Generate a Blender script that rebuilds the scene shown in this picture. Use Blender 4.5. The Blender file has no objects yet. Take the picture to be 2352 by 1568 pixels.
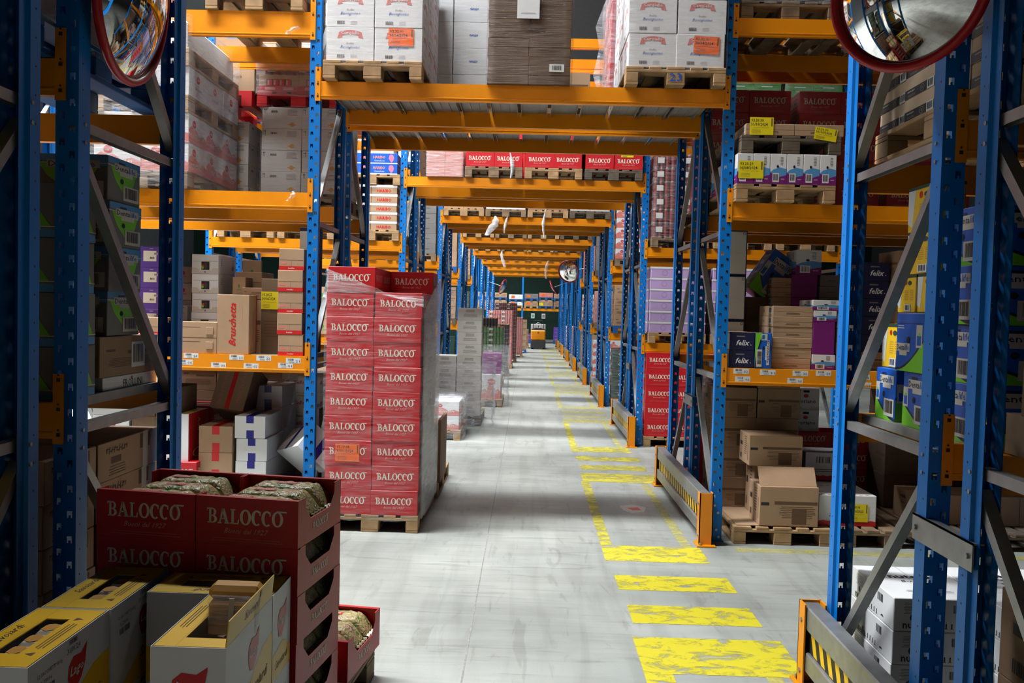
import bpy, bmesh, math, random
from mathutils import Vector, Matrix
rnd = random.Random(11)
sc = bpy.context.scene
COL = sc.collection

# ------------------------------------------------------------------ camera
F = 1974.6                       # focal length in pixels of the 2352 px wide frame
YAW, PITCH, ROLL = 0.0183, -0.0368, 0.0259
EYE = Vector((0, 0, 1.87))
fwd = Vector((-math.sin(YAW)*math.cos(PITCH), math.cos(YAW)*math.cos(PITCH), math.sin(PITCH)))
r0 = Vector((math.cos(YAW), math.sin(YAW), 0)); u0 = r0.cross(fwd)
RGT = r0*math.cos(ROLL) + u0*math.sin(ROLL)
UPV = -r0*math.sin(ROLL) + u0*math.cos(ROLL)
cd = bpy.data.cameras.new('camera'); cam = bpy.data.objects.new('camera', cd); COL.objects.link(cam)
m3 = Matrix((RGT, UPV, -fwd)).transposed()
cam.matrix_world = Matrix.Translation(EYE) @ m3.to_4x4()
cd.sensor_width = 36; cd.lens = F/2352*36; cd.clip_end = 200
sc.camera = cam

def at(px, py, Y):               # point of the photo at depth Y -> x, z in metres
    d = fwd + RGT*((px-1176)/F) - UPV*((py-784)/F); t = Y/d.y
    return d.x*t, EYE.z + d.z*t

# ------------------------------------------------------------------ light, world, exposure
w = bpy.data.worlds.new('hall_air'); sc.world = w; w.use_nodes = True
w.node_tree.nodes['Background'].inputs[0].default_value = (0.75, 0.85, 1, 1)
w.node_tree.nodes['Background'].inputs[1].default_value = 0.02
vs = sc.view_settings
vs.view_transform = 'Standard'; vs.look = 'None'; vs.exposure = -0.12; vs.gamma = 1
sc.cycles.max_bounces = 6; sc.cycles.diffuse_bounces = 1; sc.cycles.glossy_bounces = 4
sc.cycles.transparent_max_bounces = 10; sc.cycles.transmission_bounces = 2
sc.cycles.caustics_reflective = False; sc.cycles.caustics_refractive = False
sc.cycles.sample_clamp_indirect = 6
sc.cycles.use_denoising = True

ROW0, PER, DEP = 2.078, 5.005, 2.25   # first double rack row, spacing of rows, depth of a double row
XL, XR, PW = -1.752, 1.548, 0.09      # clear edges of the tunnel, post width
NROW = 9
def rowy(k): return ROW0 + k*PER

def area(name, loc, sx, sy, power, col=(1, 1, 1), rot=(0, 0, 0)):
    l = bpy.data.lights.new(name, 'AREA'); l.shape = 'RECTANGLE'; l.size = sx; l.size_y = sy
    l.energy = power; l.color = col
    l.spread = 2.35
    o = bpy.data.objects.new(name, l); COL.objects.link(o); o.location = loc; o.rotation_euler = rot
    return o
# roof lights run along every aisle between the rack rows
for k in range(-1, NROW):
    yc = rowy(k) + DEP + (PER-DEP)/2
    p = {-1: 200, 0: 2050, 1: 1500}.get(k, 1350)
    area('roof_light', (-4.8 if k else -5.6, yc, 10.6), 10 if k else 8, .6, p, (0.93, 0.97, 1.0) if k >= 0 else (1, .9, .78))

# ------------------------------------------------------------------ materials
def lin(c): return tuple((v/255/12.92 if v/255 <= .04045 else ((v/255+.055)/1.055)**2.4) for v in c)
MATS = {}
def mk(name, rgb, rough=.6, metal=0, var=.08, scale=6, bump=0, bscale=60, coat=0):
    m = bpy.data.materials.new(name); m.use_nodes = True; nt = m.node_tree; N = nt.nodes; L = nt.links
    b = N['Principled BSDF']; c = lin(rgb)
    b.inputs['Roughness'].default_value = rough; b.inputs['Metallic'].default_value = metal
    if coat: b.inputs['Coat Weight'].default_value = coat
    if var:
        tc = N.new('ShaderNodeTexCoord'); n = N.new('ShaderNodeTexNoise'); n.inputs['Scale'].default_value = scale
        n.inputs['Detail'].default_value = 4
        oi = N.new('ShaderNodeObjectInfo'); ad = N.new('ShaderNodeVectorMath'); ad.operation = 'ADD'
        L.new(tc.outputs['Object'], ad.inputs[0]); L.new(oi.outputs['Random'], ad.inputs[1]); L.new(ad.outputs[0], n.inputs['Vector'])
        r = N.new('ShaderNodeValToRGB'); r.color_ramp.elements[0].position = .3; r.color_ramp.elements[1].position = .7
        r.color_ramp.elements[0].color = tuple(v*(1-var) for v in c)+(1,); r.color_ramp.elements[1].color = tuple(min(1, v*(1+var)) for v in c)+(1,)
        L.new(n.outputs[0], r.inputs[0]); L.new(r.outputs[0], b.inputs['Base Color'])
    else: b.inputs['Base Color'].default_value = c+(1,)
    if bump:
        n2 = N.new('ShaderNodeTexNoise'); n2.inputs['Scale'].default_value = bscale; bp = N.new('ShaderNodeBump')
        bp.inputs['Strength'].default_value = bump; bp.inputs['Distance'].default_value = .01
        t2 = N.new('ShaderNodeTexCoord'); L.new(t2.outputs['Object'], n2.inputs['Vector'])
        L.new(n2.outputs[0], bp.inputs['Height']); L.new(bp.outputs[0], b.inputs['Normal'])
    if name == 'blue': b.inputs['Specular IOR Level'].default_value = .3
    MATS[name] = m; return m
for a in [('blue', (0, 118, 204), .42, 0, .06, 3), ('orange', (244, 148, 4), .36, 0, .07, 3), ('galv', (150, 152, 152), .42, .7, .12, 14),
          ('deck', (150, 150, 146), .5, .5, .12, 10), ('dark', (12, 12, 14), .7, 0, 0), ('black', (22, 22, 24), .55, 0, 0),
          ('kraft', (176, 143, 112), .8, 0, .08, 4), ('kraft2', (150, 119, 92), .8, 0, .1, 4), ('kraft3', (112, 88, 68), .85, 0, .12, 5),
          ('kraftpale', (198, 170, 140), .8, 0, .05, 4), ('seam', (96, 74, 54), .9, 0, 0), ('wood', (172, 138, 98), .8, 0, .25, 9), ('wood2', (134, 110, 84), .85, 0, .3, 9),
          ('wood3', (98, 86, 72), .9, 0, .3, 9), ('red', (198, 24, 34), .45, 0, .05, 3), ('red2', (206, 30, 30), .45, 0, .04, 3),
          ('white', (226, 226, 226), .5, 0, .03, 5), ('offw', (206, 200, 190), .6, 0, .05, 5), ('cream', (238, 228, 208), .5, 0, 0), ('tagline', (226, 160, 150), .6, 0, 0),
          ('ink', (40, 38, 40), .6, 0, 0), ('greyink', (120, 116, 112), .7, 0, 0), ('brownink', (104, 78, 56), .8, 0, 0), ('pinkink', (214, 120, 112), .7, 0, 0),
          ('bluetape', (38, 34, 140), .25, 0, 0), ('redtape', (206, 26, 30), .25, 0, 0), ('yellow', (244, 196, 24), .45, 0, .04, 3),
          ('stickero', (255, 108, 20), .5, 0, 0), ('stickery', (240, 220, 20), .5, 0, 0), ('purple', (98, 62, 158), .5, 0, .05, 4),
          ('violet', (120, 24, 112), .5, 0, .05, 4), ('lilac', (186, 156, 204), .6, 0, .05, 4), ('dblue', (16, 92, 196), .4, 0, .04, 3), ('navy', (22, 28, 66), .45, 0, .06, 3),
          ('lime', (122, 206, 36), .5, 0, .04, 3), ('sky', (84, 150, 206), .5, 0, 0), ('green', (40, 122, 60), .5, 0, .05, 4), ('dkgreen', (20, 56, 44), .7, 0, .1, 2),
          ('grey', (120, 118, 116), .7, 0, .06, 5), ('dgrey', (62, 60, 62), .6, 0, .08, 5), ('barlab', (214, 214, 208), .5, 0, 0), ('sage', (176, 164, 120), .35, 0, .3, 16),
          ('leaf', (84, 140, 74), .4, 0, .2, 14), ('pink', (232, 120, 150), .5, 0, 0), ('salmon', (206, 130, 116), .6, 0, .06, 4), ('bluepal', (24, 84, 150), .6, 0, .15, 6),
          ('redpal', (200, 24, 30), .6, 0, .12, 6), ('mirrorrim', (186, 16, 22), .35, 0, 0), ('rubber', (24, 24, 24), .8, 0, 0), ('teal', (70, 160, 130), .6, 0, 0),
          ('papergrey', (204, 199, 191), .75, 0, .06, 4), ('gold', (206, 150, 60), .5, 0, 0), ('biscuit', (206, 160, 96), .6, 0, .2, 20), ('can', (126, 52, 50), .35, .2, .3, 24)]:
    mk(*a)
M = MATS
def chrome():
    m = bpy.data.materials.new('mirror_glass'); m.use_nodes = True; b = m.node_tree.nodes['Principled BSDF']
    b.inputs['Base Color'].default_value = (.9, .9, .9, 1); b.inputs['Metallic'].default_value = 1; b.inputs['Roughness'].default_value = .03; M['mirror'] = m
chrome()
def film(name, lo, hi, tint=(.95, .96, 1)):
    m = bpy.data.materials.new(name); m.use_nodes = True; nt = m.node_tree; N = nt.nodes; L = nt.links
    b = N['Principled BSDF']; out = N['Material Output']
    b.inputs['Base Color'].default_value = tint+(1,); b.inputs['Roughness'].default_value = .16; b.inputs['Specular IOR Level'].default_value = .8
    tc = N.new('ShaderNodeTexCoord'); mp = N.new('ShaderNodeMapping'); mp.inputs['Scale'].default_value = (1.6, 1.6, 13); mp.inputs['Rotation'].default_value = (.12, .18, 0)
    n = N.new('ShaderNodeTexNoise'); n.inputs['Scale'].default_value = 3.2; n.inputs['Detail'].default_value = 5; n.inputs['Roughness'].default_value = .65
    n.inputs['Distortion'].default_value = .6
    L.new(tc.outputs['Object'], mp.inputs[0]); L.new(mp.outputs[0], n.inputs['Vector'])
    r = N.new('ShaderNodeMapRange'); r.inputs[1].default_value = .35; r.inputs[2].default_value = .75; r.inputs[3].default_value = lo; r.inputs[4].default_value = hi
    L.new(n.outputs[0], r.inputs[0])
    bp = N.new('ShaderNodeBump'); bp.inputs['Strength'].default_value = .7; bp.inputs['Distance'].default_value = .02
    L.new(n.outputs[0], bp.inputs['Height']); L.new(bp.outputs[0], b.inputs['Normal'])
    t = N.new('ShaderNodeBsdfTransparent'); mx = N.new('ShaderNodeMixShader')
    L.new(r.outputs[0], mx.inputs[0]); L.new(t.outputs[0], mx.inputs[1]); L.new(b.outputs[0], mx.inputs[2]); L.new(mx.outputs[0], out.inputs[0])
    M[name] = m
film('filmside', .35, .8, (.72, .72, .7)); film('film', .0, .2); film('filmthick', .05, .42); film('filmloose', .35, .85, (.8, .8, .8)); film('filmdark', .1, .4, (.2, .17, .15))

# ------------------------------------------------------------------ mesh tools
class MB:
    def __init__(s): s.v = []; s.f = []; s.m = []; s.ms = []; s.T = None
    def mi(s, m):
        if m not in s.ms: s.ms.append(m)
        return s.ms.index(m)
    def add(s, pts, faces, m):
        b = len(s.v); i = s.mi(m)
        if s.T is not None: pts = [s.T @ Vector(p) for p in pts]
        s.v += [tuple(p) for p in pts]
        for f in faces: s.f.append([b+q for q in f]); s.m.append(i)
    def box(s, x0, x1, y0, y1, z0, z1, m, c=0):
        if x0 > x1: x0, x1 = x1, x0
        if c:       # small chamfer on every edge
            c = min(c, (x1-x0)/3, (y1-y0)/3, (z1-z0)/3)
            bm = bmesh.new(); bmesh.ops.create_cube(bm, size=1, matrix=Matrix.Translation(((x0+x1)/2, (y0+y1)/2, (z0+z1)/2)) @ Matrix.Diagonal((x1-x0, y1-y0, z1-z0, 1)))
            bmesh.ops.bevel(bm, geom=bm.edges[:], offset=c, segments=1, affect='EDGES')
            bm.verts.index_update(); s.add([v.co.copy() for v in bm.verts], [[v.index for v in f.verts] for f in bm.faces], m); bm.free(); return
        s.add([(x0, y0, z0), (x1, y0, z0), (x1, y1, z0), (x0, y1, z0), (x0, y0, z1), (x1, y0, z1), (x1, y1, z1), (x0, y1, z1)],
              [(0, 3, 2, 1), (4, 5, 6, 7), (0, 1, 5, 4), (1, 2, 6, 5), (2, 3, 7, 6), (3, 0, 4, 7)], m)
    def cyl(s, p0, p1, r, m, n=10, r1=None, cap=True):
        p0 = Vector(p0); p1 = Vector(p1); d = (p1-p0).normalized(); a = d.orthogonal().normalized(); b = d.cross(a); r1 = r if r1 is None else r1
        P = [p0+(a*math.cos(t)+b*math.sin(t))*r for t in [2*math.pi*i/n for i in range(n)]] + [p1+(a*math.cos(t)+b*math.sin(t))*r1 for t in [2*math.pi*i/n for i in range(n)]]
        fs = [(i, (i+1) % n, n+(i+1) % n, n+i) for i in range(n)]
        if cap: fs += [tuple(range(n))[::-1], tuple(range(n, 2*n))]
        s.add(P, fs, m)
    def tube(s, pts, r, m, n=6):
        for a, b in zip(pts, pts[1:]): s.cyl(a, b, r, m, n)
    def prism(s, prof, p0, p1, m, up=(0, 0, 1), close=True):   # profile (side, up) swept from p0 to p1
        p0 = Vector(p0); p1 = Vector(p1); d = (p1-p0).normalized(); sd = d.cross(Vector(up)).normalized(); uu = sd.cross(d); n = len(prof)
        P = [p+sd*a+uu*b for p in (p0, p1) for a, b in prof]
        fs = [(i, (i+1) % n, n+(i+1) % n, n+i) for i in range(n if close else n-1)]
        if close: fs += [tuple(range(n))[::-1], tuple(range(n, 2*n))]
        s.add(P, fs, m)
    def mesh(s, name, smooth=False):
        me = bpy.data.meshes.new(name); me.from_pydata(s.v, [], s.f)
        for m in s.ms: me.materials.append(M[m])
        me.polygons.foreach_set('material_index', s.m)
        if smooth: me.polygons.foreach_set('use_smooth', [True]*len(s.f))
        me.update(); return me
LABELS = {}
def tag(o, label=None, cat=None, group=None, kind=None):
    if label: o['label'] = label; LABELS.setdefault(label, []).append(o.name)
    if cat: o['category'] = cat
    if group: o['group'] = group
    if kind: o['kind'] = kind
    return o
def obj(name, data, parent=None, loc=(0, 0, 0), rz=0, rot=None):
    o = bpy.data.objects.new(name, data.mesh(name) if isinstance(data, MB) else data); COL.objects.link(o)
    if parent is not None: o.parent = parent
    o.location = loc; o.rotation_euler = rot or (0, 0, rz); return o
def thing(name, data, label, cat, loc=(0, 0, 0), rz=0, group=None, rot=None):
    return tag(obj(name, data, None, loc, rz, rot), label, cat, group)
def struct(name, data, loc=(0, 0, 0)): return tag(obj(name, data, None, loc), kind='structure')
def copy_tree(o, parent=None):
    c = o.copy(); COL.objects.link(c); c.parent = parent
    for k in ('label', 'group'):
        if parent is None and k in c: del c[k]
    for ch in o.children: copy_tree(ch, c)
    return c
ORD = 'lowest second third fourth fifth sixth seventh eighth ninth tenth eleventh twelfth thirteenth fourteenth fifteenth sixteenth'.split()
ROWN = ['nearest', 'second', 'third', 'fourth', 'fifth', 'sixth', 'seventh', 'eighth', 'ninth']

# ------------------------------------------------------------------ hall shell
def floor_mat():
    m = bpy.data.materials.new('concrete_floor'); m.use_nodes = True; nt = m.node_tree; N = nt.nodes; L = nt.links; b = N['Principled BSDF']
    tc = N.new('ShaderNodeTexCoord')
    def noise(scale, det, sx=1, sy=1, dist=0):
        mp = N.new('ShaderNodeMapping'); mp.inputs['Scale'].default_value = (sx, sy, 1); L.new(tc.outputs['Object'], mp.inputs[0])
        n = N.new('ShaderNodeTexNoise'); n.inputs['Scale'].default_value = scale; n.inputs['Detail'].default_value = det; n.inputs['Distortion'].default_value = dist
        L.new(mp.outputs[0], n.inputs['Vector']); return n.outputs[0]
    def ramp(src, p0, c0, p1, c1):
        r = N.new('ShaderNodeValToRGB'); r.color_ramp.elements[0].position = p0; r.color_ramp.elements[0].color = c0
        r.color_ramp.elements[1].position = p1; r.color_ramp.elements[1].color = c1; L.new(src, r.inputs[0]); return r.outputs[0]
    def mul(a, c, f=1):
        x = N.new('ShaderNodeMix'); x.data_type = 'RGBA'; x.blend_type = 'MULTIPLY'; x.inputs[0].default_value = f; L.new(a, x.inputs[6]); L.new(c, x.inputs[7]); return x.outputs[2]
    base = ramp(noise(1.1, 6), .3, lin((150, 153, 147))+(1,), .7, lin((182, 185, 177))+(1,))
    sc1 = ramp(noise(3.0, 8, .35, 3.2, .8), .42, (.78, .77, .76, 1), .58, (1, 1, 1, 1))       # tyre scuffs across the aisle
    sc2 = ramp(noise(2.2, 8, 3.0, .25, .6), .36, (.80, .80, .79, 1), .50, (1, 1, 1, 1))       # along the travel lane
    sp = ramp(noise(60, 2), .24, (.6, .6, .6, 1), .34, (1, 1, 1, 1))
    c = mul(mul(mul(base, sc1, .35), sc2, .6), sp, .5)
    c = mul(c, ramp(noise(5.5, 9, .22, 2.0, 1.6), .34, (.70, .70, .68, 1), .41, (1, 1, 1, 1)), .55); c = mul(c, ramp(noise(4.0, 9, 1.8, .3, 1.8), .33, (.66, .66, .64, 1), .39, (1, 1, 1, 1)), .5)
    L.new(c, b.inputs['Base Color'])
    rr = N.new('ShaderNodeMapRange'); rr.inputs[3].default_value = .32; rr.inputs[4].default_value = .6; L.new(noise(2.5, 5), rr.inputs[0]); L.new(rr.outputs[0], b.inputs['Roughness'])
    bp = N.new('ShaderNodeBump'); bp.inputs['Strength'].default_value = .15; bp.inputs['Distance'].default_value = .004; L.new(noise(40, 5), bp.inputs['Height']); L.new(bp.outputs[0], b.inputs['Normal'])
    M['floor'] = m
floor_mat()
def paint_mat(name, rgb, lo, hi):
    m = bpy.data.materials.new(name); m.use_nodes = True; nt = m.node_tree; N = nt.nodes; L = nt.links; b = N['Principled BSDF']
    b.inputs['Base Color'].default_value = lin(rgb)+(1,); b.inputs['Roughness'].default_value = .5
    tc = N.new('ShaderNodeTexCoord'); mp = N.new('ShaderNodeMapping'); mp.inputs['Scale'].default_value = (1.3, 2.2, 1)
    n = N.new('ShaderNodeTexNoise'); n.inputs['Scale'].default_value = 4.5; n.inputs['Detail'].default_value = 9; n.inputs['Roughness'].default_value = .7; n.inputs['Distortion'].default_value = .7
    L.new(tc.outputs['Object'], mp.inputs[0]); L.new(mp.outputs[0], n.inputs['Vector'])
    r = N.new('ShaderNodeMapRange'); r.inputs[1].default_value = lo; r.inputs[2].default_value = hi; L.new(n.outputs[0], r.inputs[0])
    t = N.new('ShaderNodeBsdfTransparent'); mx = N.new('ShaderNodeMixShader')
    L.new(r.outputs[0], mx.inputs[0]); L.new(b.outputs[0], mx.inputs[1]); L.new(t.outputs[0], mx.inputs[2]); L.new(mx.outputs[0], N['Material Output'].inputs[0]); M[name] = m
paint_mat('paint', (214, 200, 44), .50, .64); paint_mat('paintmid', (208, 196, 62), .44, .66); paint_mat('paintworn', (218, 206, 96), .28, .66)
mk('roofpanel', (70, 72, 76), .7); mk('wallpanel', (110, 112, 114), .7)
mk('jointfill', (150, 148, 143), .9, 0, .25, 30)
b = MB(); b.box(-22, 22, -6, 56, -.2, 0, 'floor'); struct('floor', b)
b = MB(); b.box(-22, 22, -6, 56, 10.8, 11.0, 'roofpanel'); struct('ceiling', b)
b = MB(); b.box(-22.2, -22, -6, 56, 0, 10.8, 'wallpanel'); struct('wall_left', b)
b = MB(); b.box(22, 22.2, -6, 56, 0, 10.8, 'wallpanel'); struct('wall_right', b)
b = MB(); b.box(-22, 22, 56, 56.2, 0, 10.8, 'dkgreen'); struct('wall_far', b)
b = MB(); b.box(-22, 22, -6.2, -6, 0, 10.8, 'wallpanel'); struct('wall_near', b)
b = MB(); b.box(-.292, -.284, -5, 55, 0, .0012, 'jointfill'); struct('trim_1', b)
mk('lampdiff', (255, 255, 255), .5, 0, 0)
bl = M['lampdiff'].node_tree.nodes['Principled BSDF']; bl.inputs['Emission Color'].default_value = (1, 1, 1, 1); bl.inputs['Emission Strength'].default_value = 3
for k in range(-1, NROW):
    yc = rowy(k) + DEP + (PER-DEP)/2
    b = MB(); b.box(-9.5, -.5, yc-.3, yc+.3, 10.65, 10.7, 'lampdiff'); struct('window_%d' % (k+2), b)

# yellow floor paint: a walkway frame through every rack row and crossing stripes in every aisle
def quad(name, pts, m='paint', z=.0016):
    b = MB(); n = len(pts); b.add([(x, y, z) for x, y in pts]+[(x, y, z-.001) for x, y in pts], [tuple(range(n))]+[(i, (i+1) % n, n+(i+1) % n, n+i)[::-1] for i in range(n)], m)
    return struct(name, b)
def fline(x0, x1, y0, y1, m='paint'): return quad('floor_marking', [(x0, y0), (x1, y0), (x1, y1), (x0, y1)], m)
for k in range(0, NROW):
    o = (k-1)*PER
    pm = 'paint' if k < 2 else ('paintmid' if k == 2 else 'paintworn')
    fline(.63, 1.42, 6.43+o, 6.86+o, pm)
    fline(.66, 1.46, 5.76+o, 6.08+o, pm); fline(.68, 1.46, 5.14+o, 5.46+o, pm)
    fline(.65, 1.50, 4.42+o, 4.92+o, pm)
    if k: fline(.63, .72, 6.86+o, 9.43+o, 'paintmid' if k < 3 else 'paintworn')
    fline(1.28, 1.36, 6.86+o, 9.43+o, 'paintworn')
    if k == 0: fline(.65, .80, 3.0, 4.42)
fline(1.7, 9, 6.78, 6.90, 'paintworn')
b = MB(); b.add([(1.02, 8.0, .0015), (1.14, 8.05, .0015), (1.18, 8.25, .0015), (1.06, 8.35, .0015), (.93, 8.28, .0015), (.95, 8.1, .0015)], [range(6)], 'offw')
b.add([(1.04, 8.1, .0022), (1.12, 8.12, .0022), (1.1, 8.24, .0022), (.99, 8.2, .0022)], [range(4)], 'pinkink'); struct('floor_marking', b)

# ------------------------------------------------------------------ pallet racking
HP = 7.6
def post_mesh(sx, sy, dots):
    # sx=+1: the web lies at x 0..PW with the open back towards +y*sy
    b = MB(); t = .0025
    def web(x0, x1, z0, z1):
        for yy in (0, t*sy):
            b.add([(x0, yy, z0), (x1, yy, z0), (x1, yy, z1), (x0, yy, z1)], [(0, 1, 2, 3)], 'blue')
    cols = [(.014, .036, 0.0), (PW-.036, PW-.014, .05)]
    web(0, .014, 0, HP); web(.036, PW-.036, 0, HP); web(PW-.014, PW, 0, HP)
    for x0, x1, off in cols:
        z = 0.0; s = .06+off
        while s+.03 < HP:
            web(x0, x1, z, s)                       # solid to the slot
            web(x0+.007, x1-.007, s, s+.011)        # tongue in the slot's foot
            z = s+.028; s += .1
        web(x0, x1, z, HP)
    for xe, ins in ((0, .012), (PW, -.012)):
        pr = [(xe, 0), (xe, .062*sy), (xe+ins, .07*sy), (xe+ins, .11*sy)]
        for a, c in zip(pr, pr[1:]):
            for e in (0, .0025 if ins > 0 else -.0025):
                b.add([(a[0]+e, a[1], 0), (c[0]+e, c[1], 0), (c[0]+e, c[1], HP), (a[0]+e, a[1], HP)], [(0, 1, 2, 3)], 'blue')
        if dots:
            z = .08
            while z < HP:
                for q in (xe-(.0004 if ins > 0 else -.0004),):
                    cy, r = .03*sy, .0045
                    b.add([(q, cy+r*math.cos(i*math.pi/3), z+r*math.sin(i*math.pi/3)) for i in range(6)], [range(6)], 'dark')
                z += .1
    return b.mesh('upright')
PM = {(s, d): post_mesh(1, s, d) for s in (1, -1) for d in (0, 1)}
CH = [(-.02, -.022), (.02, -.022), (.02, -.018), (-.016, -.018), (-.016, .018), (.02, .018), (.02, .022), (-.02, .022)]
bb = MB(); bb.box(-.02, PW+.02, -.02, .13, .0015, .010, 'blue'); bb.box(.02, .07, .12, .2, .0015, .007, 'galv')
bb.cyl((.045, .165, .002), (.045, .165, .03), .011, 'galv', 6)
FOOT = {1: bb.mesh('foot_plate')}
bb = MB(); bb.box(-.02, PW+.02, -.13, .02, .0015, .010, 'blue'); bb.box(.02, .07, -.2, -.12, .0015, .007, 'galv'); bb.cyl((.045, -.165, .002), (.045, -.165, .03), .011, 'galv', 6)
FOOT[-1] = bb.mesh('foot_plate')
FD = 1.02
def brace_mesh(y0, z0, y1, z1, nm):
    b = MB(); b.prism(CH, (PW/2, y0, z0), (PW/2, y1, z1), 'galv', up=(1, 0, 0)); 
    for y, z in ((y0, z0), (y1, z1)): b.cyl((-.004, y, z), (PW+.004, y, z), .008, 'galv', 8)
    return b.mesh(nm)
HZ = [.15+1.2*i for i in range(7)]
BR = {}
for rv in (0, 1):
    L_ = []
    for i, z in enumerate(HZ):
        L_.append(('horizontal_brace', brace_mesh(.05, z, FD-.05, z, 'horizontal_brace')))
        if i < 6:
            a, c = (.05, FD-.05) if not rv else (FD-.05, .05)     # not rv: rear low, front high
            L_.append(('diagonal_brace', brace_mesh(c, z+.07, a, z+1.13, 'diagonal_brace')))
    BR[rv] = L_
def frame(x, y, rv, label, near):
    e = thing('rack_upright', None, label, 'rack frame', (x, y, 0), group='blue rack frames')
    d = 1 if near else 0
    obj('post', PM[(1, d)], e); obj('post', PM[(-1, d)], e, (0, FD, 0))
    obj('foot_plate', FOOT[1], e); obj('foot_plate', FOOT[-1], e, (0, FD, 0))
    for nm, me in BR[rv]: obj(nm, me, e)
    return e
SIDE = {0: 'left of the tunnel', 1: 'right of the tunnel', 2: 'far end of left bay', 3: 'far end of right bay'}
BW = 2.65
XS = [XL-PW, XR, XL-PW-BW-PW, XR+PW+BW]
for k in range(NROW):
    for j, x in enumerate(XS):
        if k == 0 and j > 1: continue
        for q, dy in ((0, 0), (1, DEP-FD)):
            frame(x, rowy(k)+dy-(.05 if k == 0 and q == 0 else 0), 1-q, 'blue perforated %s frame %s, %s rack row' % (('front', 'rear')[q], SIDE[j], ROWN[k]), k <= 1)
def beam(x0, x1, y, z, face, label, h=.14, group='orange load beams', tags=None):
    # z: top of the beam; face -1 shows the front to the camera side, +1 to the far side
    e = thing('rack_beam', None, label, 'rack beam', (x0, y, z), group=group); e['kind'] = 'thing'
    L = x1-x0; d = .045; b = MB(); s = 1 if face < 0 else -1
    prof = [(0, 0), (0, -h+.028), (-.003, -h+.026), (-.003, -h+.02), (0, -h+.018), (0, -h), (d, -h), (d, 0), (d-.004, 0), (d-.004, .0), (.004, 0)]
    P = []
    for xx in (0, L): P += [(xx, py*s, pz) for py, pz in prof]
    n = len(prof); fs = [(i, (i+1) % n, n+(i+1) % n, n+i) for i in range(n)]+[tuple(range(n)), tuple(range(n, 2*n))]
    b.add(P, fs, 'orange'); obj('beam_rail', b, e)
    for xx in (0, L):
        c = MB(); sx = -1 if xx == 0 else 1
        c.box(xx, xx+sx*.042, -.006*s, -.002*s, -h-.02, .115, 'orange'); c.box(xx-.004*sx*0-.002, xx+.002, -.004*s, .05*s, -h-.02, .115, 'orange')
        for zz in (-h+.01, -.03, .085):
            c.box(xx+sx*.014, xx+sx*.028, -.0075*s, -.006*s, zz, zz+.014, 'dark'); c.cyl((xx+sx*.021, -.006*s, zz+.026), (xx+sx*.021, -.008*s, zz+.026), .004, 'dark', 6)
        obj('end_connector', c, e)
    return e
LV = {}   # (k, bay, row) -> list of levels
def levels(k, bay):
    if bay == 't': return [3.70, 5.65] if k else [3.78, 5.65]
    if bay == 'l': return {0: [1.46, 2.79, 4.2], 1: [1.44, 2.79, 4.257], 2: [1.46, 2.79, 4.59, 6.0]}.get(k, [1.46, 2.79, 4.59, 6.0])
    return {0: [1.40, 2.63, 4.2], 1: [1.44, 2.79, 4.277], 2: [1.46, 2.79, 4.59, 6.0]}.get(k, [1.46, 2.79, 4.59, 6.0])
BAYN = {'t': 'across the tunnel', 'l': 'in the left bay', 'r': 'in the right bay'}
LVN = ['low', 'middle', 'upper', 'top']
BEAMS = {}
for k in range(NROW):
    for bay, (x0, x1) in {'t': (XL, XR), 'l': (XL-PW-BW, XL-PW), 'r': (XR+PW, XR+PW+BW)}.items():
        if k >= 6 and bay != 't': continue
        for li, z in enumerate(levels(k, bay)):
            if k == 0 and bay == 't' and li: continue
            if k >= 4 and li > 2 and bay != 't': continue
            if k > 4 and li and bay == 't': continue
            for q, y, fc in ((0, 0, -1), (1, FD, 1), (2, DEP-FD, -1), (3, DEP, 1)):
                if k == 0 and q < 2 and bay == 'l' and li != 9: pass
                zz = z+.22 if (k == 1 and bay == 'r' and li == 2 and q > 1) else z
                BEAMS[k, bay, li, q] = beam(x0, x1, rowy(k)+y, zz, fc, 'orange %s beam %s, %s, %s rack row' % (('front', 'second', 'third', 'rear')[q], BAYN[bay], LVN[li]+' level', ROWN[k]), h=.205 if (k == 1 and bay == 'l' and li == 2 and q == 0) else .14)
# row spacers between the back-to-back frames
for k in range(3):
    for j, x in ((0, XL), (1, XR-.006)):
        if k == 0 and j == 0: continue
        for z in (1.06,):
            b = MB(); g = .26 if k == 0 else .21; b.box(0, .006, -.1, g+.1, -.05, .05, 'galv'); b.box(0, .04*(1 if j else -1), -.1, g+.1, .044, .05, 'galv')
            for yy in (-.07, g+.07): b.cyl((-.008, yy, 0), (.014, yy, 0), .011, 'galv', 6)
            thing('row_spacer', b, 'grey steel spacer plate joining frames %s, %s, %s rack row' % (SIDE[j], 'low' if z < 2 else 'high', ROWN[k]), 'bracket', (x, rowy(k)+FD-(.05 if k == 0 else 0), z), group='row spacers')
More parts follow.
